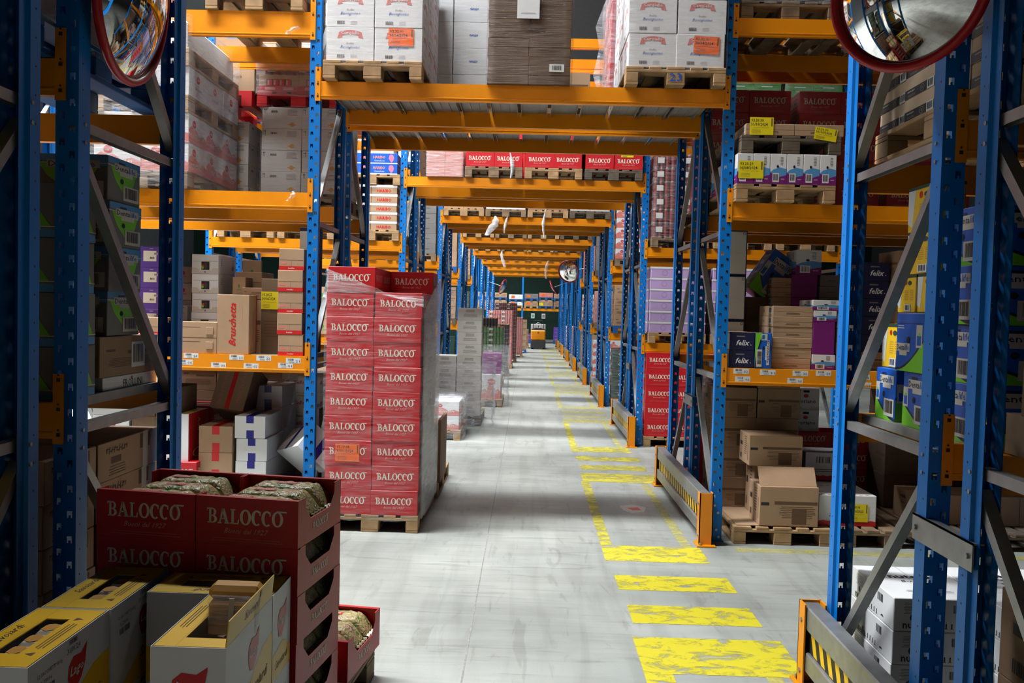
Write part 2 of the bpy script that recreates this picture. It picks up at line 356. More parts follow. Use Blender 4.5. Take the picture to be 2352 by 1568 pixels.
# floor barriers guarding the right side of the tunnel
def barrier(k):
    y0, y1 = rowy(k)-.16, rowy(k)+2.30
    e = thing('floor_barrier', None, 'grey rail barrier with yellow ends along the right tunnel frames, %s rack row' % ROWN[k], 'barrier', (1.455, y0, 0), group='rail barriers')
    L = y1-y0
    for y in (0, L):
        b = MB(); s = 1 if y == 0 else -1
        b.box(-.03, .08, y, y+s*.008, 0, .43, 'orange'); b.box(-.03, -.022, y, y+s*.09, .0, .43, 'orange'); b.box(.072, .08, y, y+s*.09, 0, .43, 'orange')
        b.box(-.05, .10, y-s*.05, y+s*.13, .002, .012, 'orange')
        for zz in (.08, .34): b.cyl((-.035, y+s*.045, zz), (-.03, y+s*.045, zz), .013, 'galv', 6)
        b.cyl((-.02, y-s*.02, .012), (-.02, y-s*.02, .03), .012, 'galv', 6)
        obj('end_post', b, e)
    for z0, z1 in ((.30, .42), (.09, .19)):
        b = MB(); b.box(-.018, .068, .01, L-.01, z0, z1, 'galv', c=.006); obj('rail', b, e)
    b = MB(); b.box(.0, .05, .02, L-.02, .19, .30, 'black')
    n = int(L/.11)
    for i in range(n):
        a = .05+i*.11
        if a+.10 > L-.03: break
        b.add([(-.0006, a, .195), (-.0006, a+.055, .195), (-.0006, a+.105, .295), (-.0006, a+.05, .295)], [(0, 1, 2, 3)], 'yellow')
    obj('hazard_strip', b, e)
for k in range(NROW): barrier(k)

# ------------------------------------------------------------------ printing on cartons
class Fr:                         # a face: origin o, right u, up v, outward n
    def __init__(s, o, u, v): s.o = Vector(o); s.u = Vector(u); s.v = Vector(v); s.n = s.u.cross(s.v)
    def P(s, a, c, e): return s.o+s.u*a+s.v*c+s.n*e
def faces(w, d, h, z=0):
    x, y = w/2, d/2
    return {'f': Fr((-x, -y, z), (1, 0, 0), (0, 0, 1)), 'r': Fr((x, -y, z), (0, 1, 0), (0, 0, 1)), 'l': Fr((-x, y, z), (0, -1, 0), (0, 0, 1)),
            'b': Fr((x, y, z), (-1, 0, 0), (0, 0, 1)), 't': Fr((-x, -y, z+h), (1, 0, 0), (0, 1, 0))}
E0 = .0006
def rect(b, fr, a0, a1, c0, c1, m, e=1): b.add([fr.P(a0, c0, e*E0), fr.P(a1, c0, e*E0), fr.P(a1, c1, e*E0), fr.P(a0, c1, e*E0)], [(0, 1, 2, 3)], m)
def pol(b, fr, pts, m, e=1): b.add([fr.P(a, c, e*E0) for a, c in pts], [tuple(range(len(pts)))], m)
def disc(b, fr, a, c, ra, rc, m, e=1, n=14): pol(b, fr, [(a+ra*math.cos(2*math.pi*i/n), c+rc*math.sin(2*math.pi*i/n)) for i in range(n)], m, e)
GL = {}
def glyphs(s, shear=0, off=0, res=1):
    key = (s, shear, off)
    if key not in GL:
        cu = bpy.data.curves.new('txt', 'FONT'); cu.body = s; cu.shear = shear; cu.offset = off; cu.resolution_u = res; cu.fill_mode = 'FRONT'
        o = bpy.data.objects.new('txt', cu); COL.objects.link(o); bpy.context.view_layer.update()
        me = bpy.data.meshes.new_from_object(o.evaluated_get(bpy.context.evaluated_depsgraph_get()))
        V = [(v.co.x, v.co.y) for v in me.vertices]; Fc = [tuple(p.vertices) for p in me.polygons]
        bpy.data.objects.remove(o); bpy.data.curves.remove(cu); bpy.data.meshes.remove(me)
        xs = [v[0] for v in V] or [0, 1]; ys = [v[1] for v in V] or [0, 1]
        GL[key] = (V, Fc, min(xs), max(xs), min(ys), max(ys))
    return GL[key]
def put_glyphs(b, fr, G, ac, cc, w, h, m, e, rot):
    V, Fc, x0, x1, y0, y1 = G; sx = w/(x1-x0); sy = sx if h is None else h/(y1-y0); cr, sr = math.cos(rot), math.sin(rot); P = []
    for x, y in V:
        p, q = (x-(x0+x1)/2)*sx, (y-(y0+y1)/2)*sy
        P.append(fr.P(ac+p*cr-q*sr, cc+p*sr+q*cr, e*E0))
    b.add(P, Fc, m)
def text(b, fr, s, ac, cc, w, m='ink', h=None, shear=0, off=0, e=2, rot=0): put_glyphs(b, fr, glyphs(s, shear, off), ac, cc, w, h, m, e, rot)
def serif_logo():
    V, Fc = [], []
    def R(x0, x1, y0, y1): q(((x0, y0), (x1, y0), (x1, y1), (x0, y1)))
    def q(p): n = len(V); V.extend(p); Fc.append(tuple(range(n, n+len(p))))
    def arc(cx, cy, ro, so, ri, si, a0, a1, n=14):
        for i in range(n):
            t0, t1 = math.radians(a0+(a1-a0)*i/n), math.radians(a0+(a1-a0)*(i+1)/n)
            q(((cx+ro*math.cos(t0), cy+so*math.sin(t0)), (cx+ro*math.cos(t1), cy+so*math.sin(t1)), (cx+ri*math.cos(t1), cy+si*math.sin(t1)), (cx+ri*math.cos(t0), cy+si*math.sin(t0))))
    # B with a flag to the left
    R(.12, .32, 0, 1); R(-.06, .42, .92, 1.02); R(0, .42, 0, .08); q(((-.06, .92), (.0, .92), (-.0, .8), (-.06, .82)))
    arc(.40, .74, .34, .28, .14, .19, -90, 90); arc(.40, .27, .42, .27, .19, .19, -90, 90); R(.3, .42, .46, .55)
    x = .9                                                                # A
    q(((x+.34, 1.02), (x+.52, 1.02), (x+.2, .04), (x+.08, .04))); q(((x+.3, 1.02), (x+.55, 1.02), (x+.92, .04), (x+.66, .04))); R(x+.2, x+.7, .3, .39)
    R(x-.02, x+.3, 0, .08); R(x+.56, x+1.0, 0, .08)
    x = 1.95; R(x+.1, x+.32, 0, 1); R(x, x+.44, .93, 1.02); R(x, x+.7, 0, .09); q(((x+.6, .09), (x+.72, 0), (x+.76, .34), (x+.68, .34)))   # L
    for x in (2.78, 5.5): arc(x+.48, .5, .48, .53, .24, .43, 0, 360, 22)                       # O O
    R(5.9, 6.75, .95, 1.06)
    for x in (3.80, 4.66):                                                   # C C
        arc(x+.42, .5, .46, .53, .2, .42, 52, 308, 18); q(((x+.62, .92), (x+.74, .98), (x+.74, .66), (x+.66, .66)))
    xs = [v[0] for v in V]; return (V, Fc, min(xs), max(xs), -.03, 1.05)
SERIF = serif_logo()
def fine(b, fr, a0, a1, c, n, m, step=.006, t=.0016, e=1, rg=None):
    rg = rg or random.Random(3)
    for i in range(n):
        l = (a1-a0)*(.75+.25*rg.random()); mid = (a0+a1)/2
        rect(b, fr, mid-l/2, mid+l/2, c-i*step-t, c-i*step, m, e)
def bars(b, fr, a0, a1, c0, c1, bg='white', m='ink', n=14, pad=.12, e=1):
    if bg: rect(b, fr, a0, a1, c0, c1, bg, e)
    rg = random.Random(int((a1-a0)*1e4)+n); W = (a1-a0)*(1-2*pad); x = a0+(a1-a0)*pad; H = c1-c0
    for i in range(n):
        wd = W/n*(.25+.5*rg.random()); rect(b, fr, x+W*i/n, x+W*i/n+wd, c0+H*.18, c1-H*.1, m, e+1)
def carton(w, d, h, m='kraft', seam='seam', c=.003):
    b = MB(); b.box(-w/2, w/2, -d/2, d/2, 0, h, m, c); F_ = faces(w, d, h)
    if seam:
        if w >= d: rect(b, F_['t'], .004, w-.004, d/2-.001, d/2+.001, seam)
        else: rect(b, F_['t'], w/2-.001, w/2+.001, .004, d-.004, seam)
    return b, F_
def squig(b, fr, ac, cc, w, h, m, e=2, seed=1):           # illegible small lettering: a run of irregular strokes
    rg = random.Random(seed); n = 9; x = ac-w/2
    for i in range(n):
        a = x+w*i/n; hh = h*(.45+.55*rg.random()); t = w/n*.32; sl = w/n*.25
        b.add([fr.P(a, cc-hh/2, e*E0), fr.P(a+t, cc-hh/2, e*E0), fr.P(a+t+sl, cc+hh/2, e*E0), fr.P(a+sl, cc+hh/2, e*E0)], [(0, 1, 2, 3)], m)
        if i < n-1: c = cc+h*rg.uniform(-.3, .2); rect(b, fr, a, a+w/n+t, c, c+h*.14, m, e)
def oval(b, F_, a, c, r, e=2):
    disc(b, F_, a, c, r*1.15, r, 'red2', e); text(b, F_, 'Lago', a, c, r*1.5, 'white', shear=.2, off=.012, e=e+1)
def fineprint(b, fr, W, m, y=.03): fine(b, fr, W*.1, W*.9, y, 2, m, .009, .0018)
def d_balocco(w, d, h, body='red'):
    b, f = carton(w, d, h, body, None)
    for k, W in (('f', w), ('r', d), ('l', d), ('b', w)):
        lw = min(W, .4)*.80
        put_glyphs(b, f[k], SERIF, W/2, h*.57, lw, lw*.19, 'cream', 2, 0)
        text(b, f[k], 'Buoni dal 1927', W/2, h*.57-lw*.17, lw*.56, 'tagline', shear=.4, off=.006)
        fineprint(b, f[k], W, 'pinkink', h*.14)
    rect(b, f['t'], .0, w, d/2-.001, d/2+.001, 'dark'); return b
def d_tray(w, d, h, low=.55, m='red'):
    # open display tray: high ends, side walls cut down between the corners
    b = MB(); t = .004; x, y = w/2, d/2; lo = h*low; cw = .07
    b.box(-x, x, -y, y, 0, t, m)
    b.box(-x, x, -y, -y+t, t, h, m); b.box(-x, x, y-t, y, t, h, m)
    b.box(-x, x, -y+t, -y+.02, h-t, h, m); b.box(-x, x, y-.02, y-t, h-t, h, m)
    for s in (-1, 1):
        a, c = (s*x, s*(x-t))
        b.box(a, c, -y+t, y-t, t, lo, m); b.box(a, c, -y+t, -y+cw, lo, h, m); b.box(a, c, y-cw, y-t, lo, h, m)
        b.add([(a, -y+cw, lo), (a, -y+cw+.05, lo), (a, -y+cw, lo+.05)], [(0, 1, 2)], m); b.add([(a, y-cw, lo), (a, y-cw-.05, lo), (a, y-cw, lo+.05)], [(0, 1, 2)], m)
    f = faces(w, d, h)
    for k, W in (('f', w), ('b', w)):
        lw = W*.78; put_glyphs(b, f[k], SERIF, W/2, h*.60, lw, lw*.19, 'cream', 2, 0)
        text(b, f[k], 'Buoni dal 1927', W/2, h*.60-lw*.17, lw*.56, 'tagline', shear=.4, off=.006); fineprint(b, f[k], W, 'pinkink', h*.14)
    for k in ('r', 'l'):
        put_glyphs(b, f[k], SERIF, d/2, h*.3, .16, .03, 'cream', 2, 0); text(b, f[k], 'Buoni dal 1927', d/2, h*.15, .07, 'pinkink', shear=.4)
    return b
def d_campiello(w, d, h):
    b, f = carton(w, d, h, 'white', 'greyink')
    for k, W in (('f', w), ('r', d), ('l', d)):
        F_ = f[k]; c = W/2; r = .055+W*.1
        P = []; n = 10
        for i in range(n+1):
            t = -1+2*i/n; P.append((c+t*r, h*.78+.018*(1-t*t)+.018))
        for i in range(n+1):
            t = 1-2*i/n; P.append((c+t*r, h*.78+.018*(1-t*t)-.018))
        pol(b, F_, P, 'pinkink'); pol(b, F_, [(c-r-.012, h*.78-.03), (c-r+.03, h*.78-.022), (c-r+.02, h*.78+.004), (c-r, h*.78+.008)], 'pinkink', 1.5)
        pol(b, F_, [(c+r+.012, h*.78-.03), (c+r-.03, h*.78-.022), (c+r-.02, h*.78+.004), (c+r, h*.78+.008)], 'pinkink', 1.5)
        text(b, F_, 'Campiello', c, h*.78+.010, r*1.6, 'white', off=.01, e=3)
        text(b, F_, 'Frollini', c, h*.52, .06, 'greyink', shear=.3); text(b, F_, 'Buongiorno', c, h*.40, W*.42, 'dblue', shear=.4)
        bars(b, F_, W*.2, W*.42, h*.06, h*.2, None); fine(b, F_, W*.5, W*.66, h*.18, 4, 'greyink', .008)
    return b
def d_kraft(w, d, h, m='kraft', ink='brownink', logo=None, lab=False):
    b, f = carton(w, d, h, m)
    for k, W in (('f', w), ('r', d), ('l', d)):
        F_ = f[k]; rect(b, F_, W*.45, W*.95, h*.54, h*.62, ink); fine(b, F_, W*.1, W*.9, h*.44, 6, ink, h*.04, h*.014)
        rect(b, F_, W*.1, W*.24, h*.62, h*.68, ink)
        if logo: text(b, F_, logo, W*.5, h*.78, W*.5, ink)
    if lab: bars(b, f['r'], d*.1, d*.3, h*.3, h*.8, 'barlab'); bars(b, f['l'], d*.7, d*.88, h*.3, h*.8, 'barlab')
    return b
def d_side(w, d, h, m='kraft'):          # light carton with heavy print on its narrow side
    b, f = carton(w, d, h, m)
    rect(b, f['f'], w*.25, w*.98, h*.55, h*.63, 'brownink'); rect(b, f['f'], w*.02, w*.16, h*.52, h*.6, 'ink'); fine(b, f['f'], w*.3, w*.98, h*.5, 7, 'brownink', h*.045, h*.014); rect(b, f['f'], w*.55, w*.8, h*.05, h*.45, 'brownink', .9)
    for k in ('l', 'r'):
        bars(b, f[k], d*.08, d*.3, h*.08, h*.3, None, n=10); rect(b, f[k], d*.1, d*.3, h*.55, h*.68, 'ink'); fine(b, f[k], d*.5, d*.75, h*.9, 9, 'brownink', h*.07, h*.03)
        rect(b, f[k], d*.83, d*.87, h*.15, h*.7, 'brownink')
    return b
def d_tape(w, d, h, m, tape):
    b, f = carton(w, d, h, m, 'greyink' if m != 'kraft' else 'seam')
    for k, W in (('f', w), ('b', w)):
        rect(b, f[k], W/2-.032, W/2+.032, h*.68, h, tape); rect(b, f[k], W/2-.03, W/2+.034, 0, h*.36, tape)
    rect(b, f['t'], w/2-.032, w/2+.032, 0, d, tape, 2); return b
def d_loacker(w, d, h):
    b, f = carton(w, d, h, 'kraft')
    for k, W in (('f', w), ('r', d)):
        F_ = f[k]; rect(b, F_, 0, W, 0, h*.19, 'red2', 2); text(b, F_, 'Loacker', W/2, h*.095, W*.26, 'white', e=3, shear=.2, off=.02)
        rect(b, F_, W*.04, W*.97, h*.465, h*.48, 'seam'); rect(b, F_, W*.5, W*.506, h*.19, h*.46, 'seam')
        rect(b, F_, W*.07, W*.3, h*.28, h*.38, 'pinkink'); rect(b, F_, W*.4, W*.44, h*.24, h*.4, 'pinkink'); disc(b, F_, W*.74, h*.3, W*.02, W*.02, 'pinkink')
    return b
def d_bruschetta(w, d, h):
    b, f = carton(w, d, h, 'kraft'); F_ = f['f']
    text(b, F_, 'Bruschetta', w*.48, h*.5, h*.72, 'redtape', shear=.4, off=.015, rot=math.pi/2); fine(b, F_, w*.78, w*.8, h*.8, 14, 'pinkink', .009, .005)
    rect(b, f['r'], d*.42, d*.62, 0, h, 'redtape'); text(b, f['r'], 'PRODOTTO FRESCO', d*.25, h*.5, h*.6, 'pinkink', rot=math.pi/2); return b
def d_milka(w, d, h, lab=1):
    b, f = carton(w, d, h, 'purple', None); F_ = f['f']
    rect(b, F_, w*.18, w*.66, h*.28, h*.78, 'cream', 2)
    if lab: bars(b, F_, w*.4, w*.62, h*.38, h*.5, None, e=3); bars(b, F_, w*.56, w*.7, h*.58, h*.7, 'cream', e=3, n=8)
    pol(b, F_, [(w*.78, h), (w, h), (w, h*.5), (w*.9, h*.62), (w*.8, h*.74)], 'white', 2); squig(b, F_, w*.48, h*.89, w*.14, h*.06, 'white', 3)
    for k in ('r', 'l'): pol(b, f[k], [(0, h*.3), (d*.4, h*.5), (d*.7, h), (0, h)], 'white', 2)
    return b
def d_display(w, d, h):                   # white shelf-ready box with a window
    b, f = carton(w, d, h, 'white', 'greyink'); F_ = f['f']
    rect(b, F_, w*.05, w*.97, h*.64, h*.655, 'greyink'); rect(b, F_, w*.36, w*.66, h*.2, h*.62, 'black', 2)
    disc(b, F_, w*.41, h*.36, w*.045, h*.12, 'lime', 3); disc(b, F_, w*.42, h*.42, w*.04, h*.07, 'red2', 3.5); disc(b, F_, w*.52, h*.4, w*.05, h*.16, 'dgrey', 3)
    pol(b, F_, [(0, h*.3), (w*.22, h*.28), (w*.28, h*.16), (w*.72, h*.16), (w*.78, h*.28), (w, h*.3), (w, 0), (0, 0)], 'offw', 1)
    disc(b, F_, w*.5, h*.09, .008, .008, 'greyink', 3)
    fine(b, f['r'], d*.15, d*.2, h*.8, 4, 'greyink', h*.1, h*.04); fine(b, f['r'], d*.8, d*.95, h*.8, 6, 'greyink', h*.1, h*.03); disc(b, f['r'], d*.85, h*.35, .016, .02, 'greyink', 2)
    return b
def d_logo(w, d, h, m, txt, ink, tw=.6, shear=0, off=.01, yc=.5, top=None, sub=None):
    b, f = carton(w, d, h, m)
    for k, W in (('f', w), ('r', d), ('l', d)):
        if txt == '*': disc(b, f[k], W/2, h*yc, W*tw*.3, h*.12, ink); fine(b, f[k], W*.3, W*.7, h*(yc-.18), 2, ink, h*.05, h*.02)
        elif txt: text(b, f[k], txt, W/2, h*yc, W*tw, ink, shear=shear, off=off)
        else: squig(b, f[k], W/2, h*yc, W*tw, min(h*.12, .03), ink)
        if sub: text(b, f[k], sub, W/2, h*(yc-.24), W*tw*.6, ink)
        if top: rect(b, f[k], W*.3, W*.7, h*.84, h*.90, top)
    return b
def d_felix(w, d, h):
    b, f = carton(w, d, h, 'navy', None); rect(b, f['t'], 0, w, 0, d, 'kraft', .5)
    for k, W in (('f', w), ('l', d), ('r', d)):
        text(b, f[k], 'felix', W*.53, h*.42, W*.54, 'white', shear=.3, off=.02); rect(b, f[k], W*.27, W*.6, h*.74, h*.81, 'greyink'); disc(b, f[k], W*.85, h*.3, .004, .004, 'white')
    return b
def d_dental(w, d, h, m='dblue', flip=False, lab=True, fc='fl'):
    b, f = carton(w, d, h, m, None)
    for k, W in (('f', w), ('l', d), ('r', d)):
        F_ = f[k]
        if flip: F_ = Fr(F_.P(W, h, 0), -F_.u, -F_.v)
        dark = m != 'dblue'
        if dark:
            pol(b, F_, [(W*.02, h), (W, h), (W, h*.74), (W*.5, h*.82), (W*.02, h*.86)], 'sky', 1); rect(b, F_, 0, W, h*.8, h*.815, 'white', 1.5)
            pol(b, F_, [(W*.08, h*.8), (W*.9, h*.8), (W*.78, h*.45), (W*.5, h*.2), (W*.22, h*.5)], 'lime', 1.2)
        else:
            P = [(0, 0)]+[(W*(i/8), h*(.42-.42*math.sin(i/8*math.pi/2))) for i in range(9)]
            pol(b, F_, P, 'lime', 1.2)
            for i in range(8):
                a0, a1 = i/8, (i+1)/8; y0, y1 = (.42-.42*math.sin(a*math.pi/2) for a in (a0, a1))
                pol(b, F_, [(W*a0, h*y0), (W*a1, h*y1), (W*a1, h*y1+.012), (W*a0, h*y0+.012)], 'navy', 1.4)
            rect(b, F_, W*.02, W*.2, h*.36, h*.72, 'offw', 1.6); rect(b, F_, W*.05, W*.17, h*.4, h*.56, 'dblue', 2); disc(b, F_, W*.11, h*.58, W*.035, h*.03, 'lime', 2.4)
        rect(b, F_, W*.2, W*.9, h*.7, h*.87, 'offw', 2); rect(b, F_, W*.36, W*.76, h*.62, h*.70, 'offw', 2)
        text(b, F_, 'Denta', W*.42, h*.785, W*.40, 'navy', h=h*.12, off=.01, e=3); text(b, F_, 'life', W*.74, h*.79, W*.2, 'dblue', h=h*.13, off=.01, e=3); rect(b, F_, W*.32, W*.52, h*.875, h*.92, 'navy', 3)
        disc(b, F_, W*.42, h*.5, W*.05, h*.06, 'dark', 3)
        if lab: bars(b, F_, W*.46, W*.95, h*.08, h*.42, 'offw', e=3.5, n=18)
    return b
def d_pedi(w, d, h):
    b, f = carton(w, d, h, 'yellow', None)
    for k, W in (('f', w), ('l', d), ('r', d)):
        F_ = f[k]; pol(b, F_, [(0, h), (W*.28, h), (W*.16, h*.1), (0, h*.2)], 'white', 1); rect(b, F_, 0, W, h*.93, h, 'dkgreen', 2)
        disc(b, F_, W*.45, h*.8, W*.06, W*.06, 'red2', 2); disc(b, F_, W*.66, h*.79, W*.1, h*.06, 'dkgreen', 2); fine(b, F_, W*.38, W*.62, h*.6, 6, 'gold', h*.05, h*.02); fine(b, F_, W*.66, W*.9, h*.6, 6, 'gold', h*.05, h*.02)
        bars(b, F_, W*.42, W*.75, h*.03, h*.22, 'white', e=3, n=9)
    return b
def d_nutella(w, d, h):
    b, f = carton(w, d, h, 'white', 'greyink')
    for k, W in (('f', w), ('l', d), ('r', d)):
        F_ = f[k]; bars(b, F_, W*.62, W*.78, h*.52, h*.86, None); fine(b, F_, W*.1, W*.3, h*.86, 8, 'greyink', h*.045, h*.014); disc(b, F_, W*.2, h*.42, .011, .016, 'ink', 1.5, 8)
        for i in range(4): rect(b, F_, W*(.44+.06*i), W*(.455+.06*i), h*.1, h*.26, 'ink'); rect(b, F_, W*(.43+.06*i), W*(.465+.06*i), h*.1, h*.115, 'ink')
        pol(b, F_, [(W*.72, h*.16), (W*.79, h*.16), (W*.77, h*.22), (W*.74, h*.22)], 'ink')
        text(b, F_, 'nutella', W*.25, h*.2, W*.3, 'ink', off=.02)
    T = f['t']; text(b, T, 'nutella', w*.5, d*.66, w*.5, 'ink', off=.03); text(b, T, 'B-ready', w*.5, d*.5, w*.34, 'ink', shear=.2); fine(b, T, w*.4, w*.6, d*.38, 3, 'ink', .012, .005); fine(b, T, w*.2, w*.8, d*.24, 3, 'greyink', .012, .004)
    return b
def leaf(b, F_, a, c, r, e=2):
    pol(b, F_, [(a-r*.8, c-r*.2), (a-r*.55, c-r*.85), (a-r*.1, c-r), (a+r*.45, c-r*.55), (a+r*.8, c+r*.1), (a+r*.95, c+r), (a+r*.4, c+r*.62), (a-r*.3, c+r*.7), (a-r*.72, c+r*.35)], 'red2', e)
    text(b, F_, 'Lago', a, c-r*.05, r*1.25, 'white', shear=.25, off=.012, e=e+1)
def d_lago(w, d, h, red=True):
    b, f = carton(w, d, h, 'white', 'greyink')
    for k, W in (('f', w), ('l', d), ('r', d)):
        F_ = f[k]
        if red:
            nn = max(1, round(W/.3)); s = W/nn
            for i in range(nn):
                o = i*s; pol(b, F_, [(o, 0), (o+s, 0), (o+s, h*.3), (o+s*.8, h*.42), (o+s*.6, h*.34), (o+s*.4, h*.55), (o+s*.3, h*.5), (o+s*.15, h*.62), (o, h*.45)], 'pinkink', 1)
                oval(b, F_, o+s*.3, h*.70, h*.14); squig(b, F_, o+s*.55, h*.28, s*.6, h*.2, 'cream')
        else: oval(b, F_, W*.5, h*.7, h*.14); text(b, F_, 'FROLLINI', W*.52, h*.36, W*.36, 'ink'); rect(b, F_, W*.02, W*.98, h*.49, h*.495, 'greyink')
    return b
def d_arrow(w, d, h):
    b, f = carton(w, d, h, 'papergrey', 'greyink')
    for k, W in (('f', w), ('l', d), ('r', d)):
        F_ = f[k]
        for o in (.05, .085): rect(b, F_, W*o, W*(o+.008), h*.7, h*.9, 'ink'); pol(b, F_, [(W*(o-.012), h*.87), (W*(o+.02), h*.87), (W*(o+.004), h*.95)], 'ink')
        bars(b, F_, W*.2, W*.42, h*.72, h*.86, None); fine(b, F_, W*.62, W*.9, h*.9, 5, 'greyink', h*.06, h*.02); disc(b, F_, W*.76, h*.2, .022, .022, 'gold'); rect(b, F_, W*.66, W*.86, h*.18, h*.22, 'gold', .9)
    return b
def d_coffee(w, d, h):
    b, f = carton(w, d, h, 'kraftpale', 'seam')
    for k, W in (('f', w), ('l', d), ('r', d)):
        F_ = f[k]; rect(b, F_, 0, W, .0, h*.42, 'black', 1); bars(b, F_, W*.76, W*.98, h*.0, h*.44, 'barlab', e=2, n=10)
        squig(b, F_, W*.22, h*.3, W*.26, h*.09, 'white'); fine(b, F_, W*.08, W*.38, h*.16, 2, 'greyink', h*.06, h*.025, e=2); disc(b, F_, W*.6, h*.2, W*.07, h*.17, 'greyink', 2); disc(b, F_, W*.6, h*.2, W*.055, h*.14, 'black', 2.5); rect(b, F_, W*.585, W*.615, h*.14, h*.27, 'greyink', 3)
    return b
def d_haribo(w, d, h, blue=False):
    b, f = carton(w, d, h, 'dblue' if blue else 'kraft', None)
    for k, W in (('f', w), ('r', d), ('l', d)):
        F_ = f[k]
        if blue:
            rect(b, F_, 0, W, 0, h*.1, 'white'); text(b, F_, 'HARIBO', W*.34, h*.62, W*.44, 'white', off=.05, e=2); text(b, F_, 'HARIBO', W*.34, h*.62, W*.42, 'red2', off=.01, e=3); text(b, F_, 'Chamallows', W*.34, h*.3, W*.38, 'white')
            pol(b, F_, [(W*.78, h*.12), (W*.68, h*.5), (W*.7, h*.8), (W*.76, h*.9), (W*.84, h*.84), (W*.88, h*.6), (W*.85, h*.3)], 'pink', 2)
        else:
            rect(b, F_, -.004, W+.004, h*.72, h, 'white', 3); text(b, F_, 'HARIBO', W*.5, h*.36, W*.56, 'red2', off=.03)
    return b
def d_flat(w, d, h, n=1):
    b, f = carton(w, d, h, 'kraft'); rect(b, f['f'], 0, w, h*.48, h*.5, 'seam'); fine(b, f['f'], w*.3, w*.7, h*.35, 2, 'brownink', h*.1, h*.04); bars(b, f['l'], d*.7, d*.93, h*.25, h*.9, 'barlab', n=9); disc(b, f['l'], d*.35, h*.5, .008, .012, 'dark'); return b
def d_purpletray(w, d, h):
    b, f = carton(w, d, h, 'lilac', None)
    for k, W in (('f', w), ('l', d), ('r', d)):
        rect(b, f[k], -.006, W+.006, h*.83, h+.001, 'white', 4)
        n = 16
        for i in range(n):
            t0, t1 = 2*math.pi*i/n, 2*math.pi*(i+1)/n; r = h*.24
            pol(b, f[k], [(W/2+r*math.cos(t0), h*.45+r*math.sin(t0)), (W/2+r*math.cos(t1), h*.45+r*math.sin(t1)), (W/2+r*.93*math.cos(t1), h*.45+r*.93*math.sin(t1)), (W/2+r*.93*math.cos(t0), h*.45+r*.93*math.sin(t0))], 'purple', 1)
    return b
def d_whitepurple(w, d, h):
    b, f = carton(w, d, h, 'white', 'greyink')
    for k, W in (('f', w), ('l', d)):
        F_ = f[k]; pol(b, F_, [(0, 0), (W, 0), (W, h*.3), (W*.5, h*.22), (0, h*.38)], 'violet', 1); pol(b, F_, [(0, h*.38), (W*.5, h*.22), (W, h*.3), (W, h*.5), (W*.6, h*.55), (W*.2, h*.48)], 'sky', 1)
        bars(b, F_, W*.15, W*.55, h*.06, h*.36, 'white', e=2, n=9); fine(b, F_, W*.6, W*.8, h*.9, 6, 'greyink', h*.05, h*.02); squig(b, F_, W*.78, h*.16, W*.24, h*.05, 'white'); disc(b, F_, W*.45, h*.58, W*.07, h*.05, 'navy', 2)
    return b
def d_doriano(w, d, h):
    b, f = carton(w, d, h, 'white', 'greyink'); F_ = f['f']
    text(b, F_, 'Doriano', w*.48, h*.4, w*.78, 'ink', h=h*.2, off=.01); disc(b, F_, w*.47, h*.64, w*.1, h*.085, 'red2', 2); rect(b, F_, w*.36, w*.6, h*.8, h*.9, 'dark', 2)
    pol(b, F_, [(0, 0), (w, 0), (w, h*.14), (w*.7, h*.14), (w*.62, h*.06), (w*.38, h*.06), (w*.3, h*.14), (0, h*.14)], 'offw', 1.5); return b
def d_kinder(w, d, h):
    b, f = carton(w, d, h, 'white', None)
    for k, W in (('f', w), ('l', d)):
        F_ = f[k]; P = [(0, 0), (W, 0)]
        for i in range(13): P.append((W*(1-i/12), h*(.15+(.03 if i % 2 else 0))))
        pol(b, F_, P, 'red2', 1); bars(b, F_, W*.2, W*.62, h*.56, h*.88, None, n=12); fine(b, F_, W*.15, W*.7, h*.4, 2, 'greyink', h*.07, h*.03)
    for i in range(8): rect(b, f['t'], w*(.06+i*.11), w*(.12+i*.11), d*.02, d*.06, 'pinkink'); rect(b, f['t'], w*(.06+i*.11), w*(.12+i*.11), d*.5, d*.53, 'pinkink')
    return b
def d_panel(w, d, h):
    b, f = carton(w, d, h, 'navy', None)
    for k, W in (('f', w), ('l', d)): rect(b, f[k], 0 if k == 'f' else W*.1, W*.93, h*.03, h*.97, 'offw', 1); disc(b, f[k], W*.82, h*.93, .012, .012, 'navy', 2); disc(b, f[k], W*.82, h*.93, .008, .008, 'offw', 3); fine(b, f[k], W*.2, W*.7, h*.95, 1, 'greyink'); fine(b, f[k], W*.3, W*.6, h*.5, 1, 'greyink')
    return b
def d_cans(w, d, h, m='can', cap='offw'):                # shrink-wrapped cans: rows of short cylinders under a label strip
    b = MB(); n = max(2, round(w/.075)); k = max(2, round(d/.075)); rx, ry = w/n/2, d/k/2; r = min(rx, ry)*.97
    for i in range(n):
        for j in range(k):
            if i in (0, n-1) or j in (0, k-1):
                x, y = -w/2+rx*(2*i+1), -d/2+ry*(2*j+1)
                b.cyl((x, y, .004), (x, y, h-.008), r, m, 10); b.cyl((x, y, h-.008), (x, y, h-.002), r*.9, cap, 10); b.cyl((x, y, .0), (x, y, .012), r*1.01, 'galv', 10)
    b.box(-w/2+rx, w/2-rx, -d/2+ry, d/2-ry, .004, h-.01, m); rect(b, faces(w, d, h)['f'], w*.12, w*.36, h*.35, h*.75, 'barlab', 2); return b
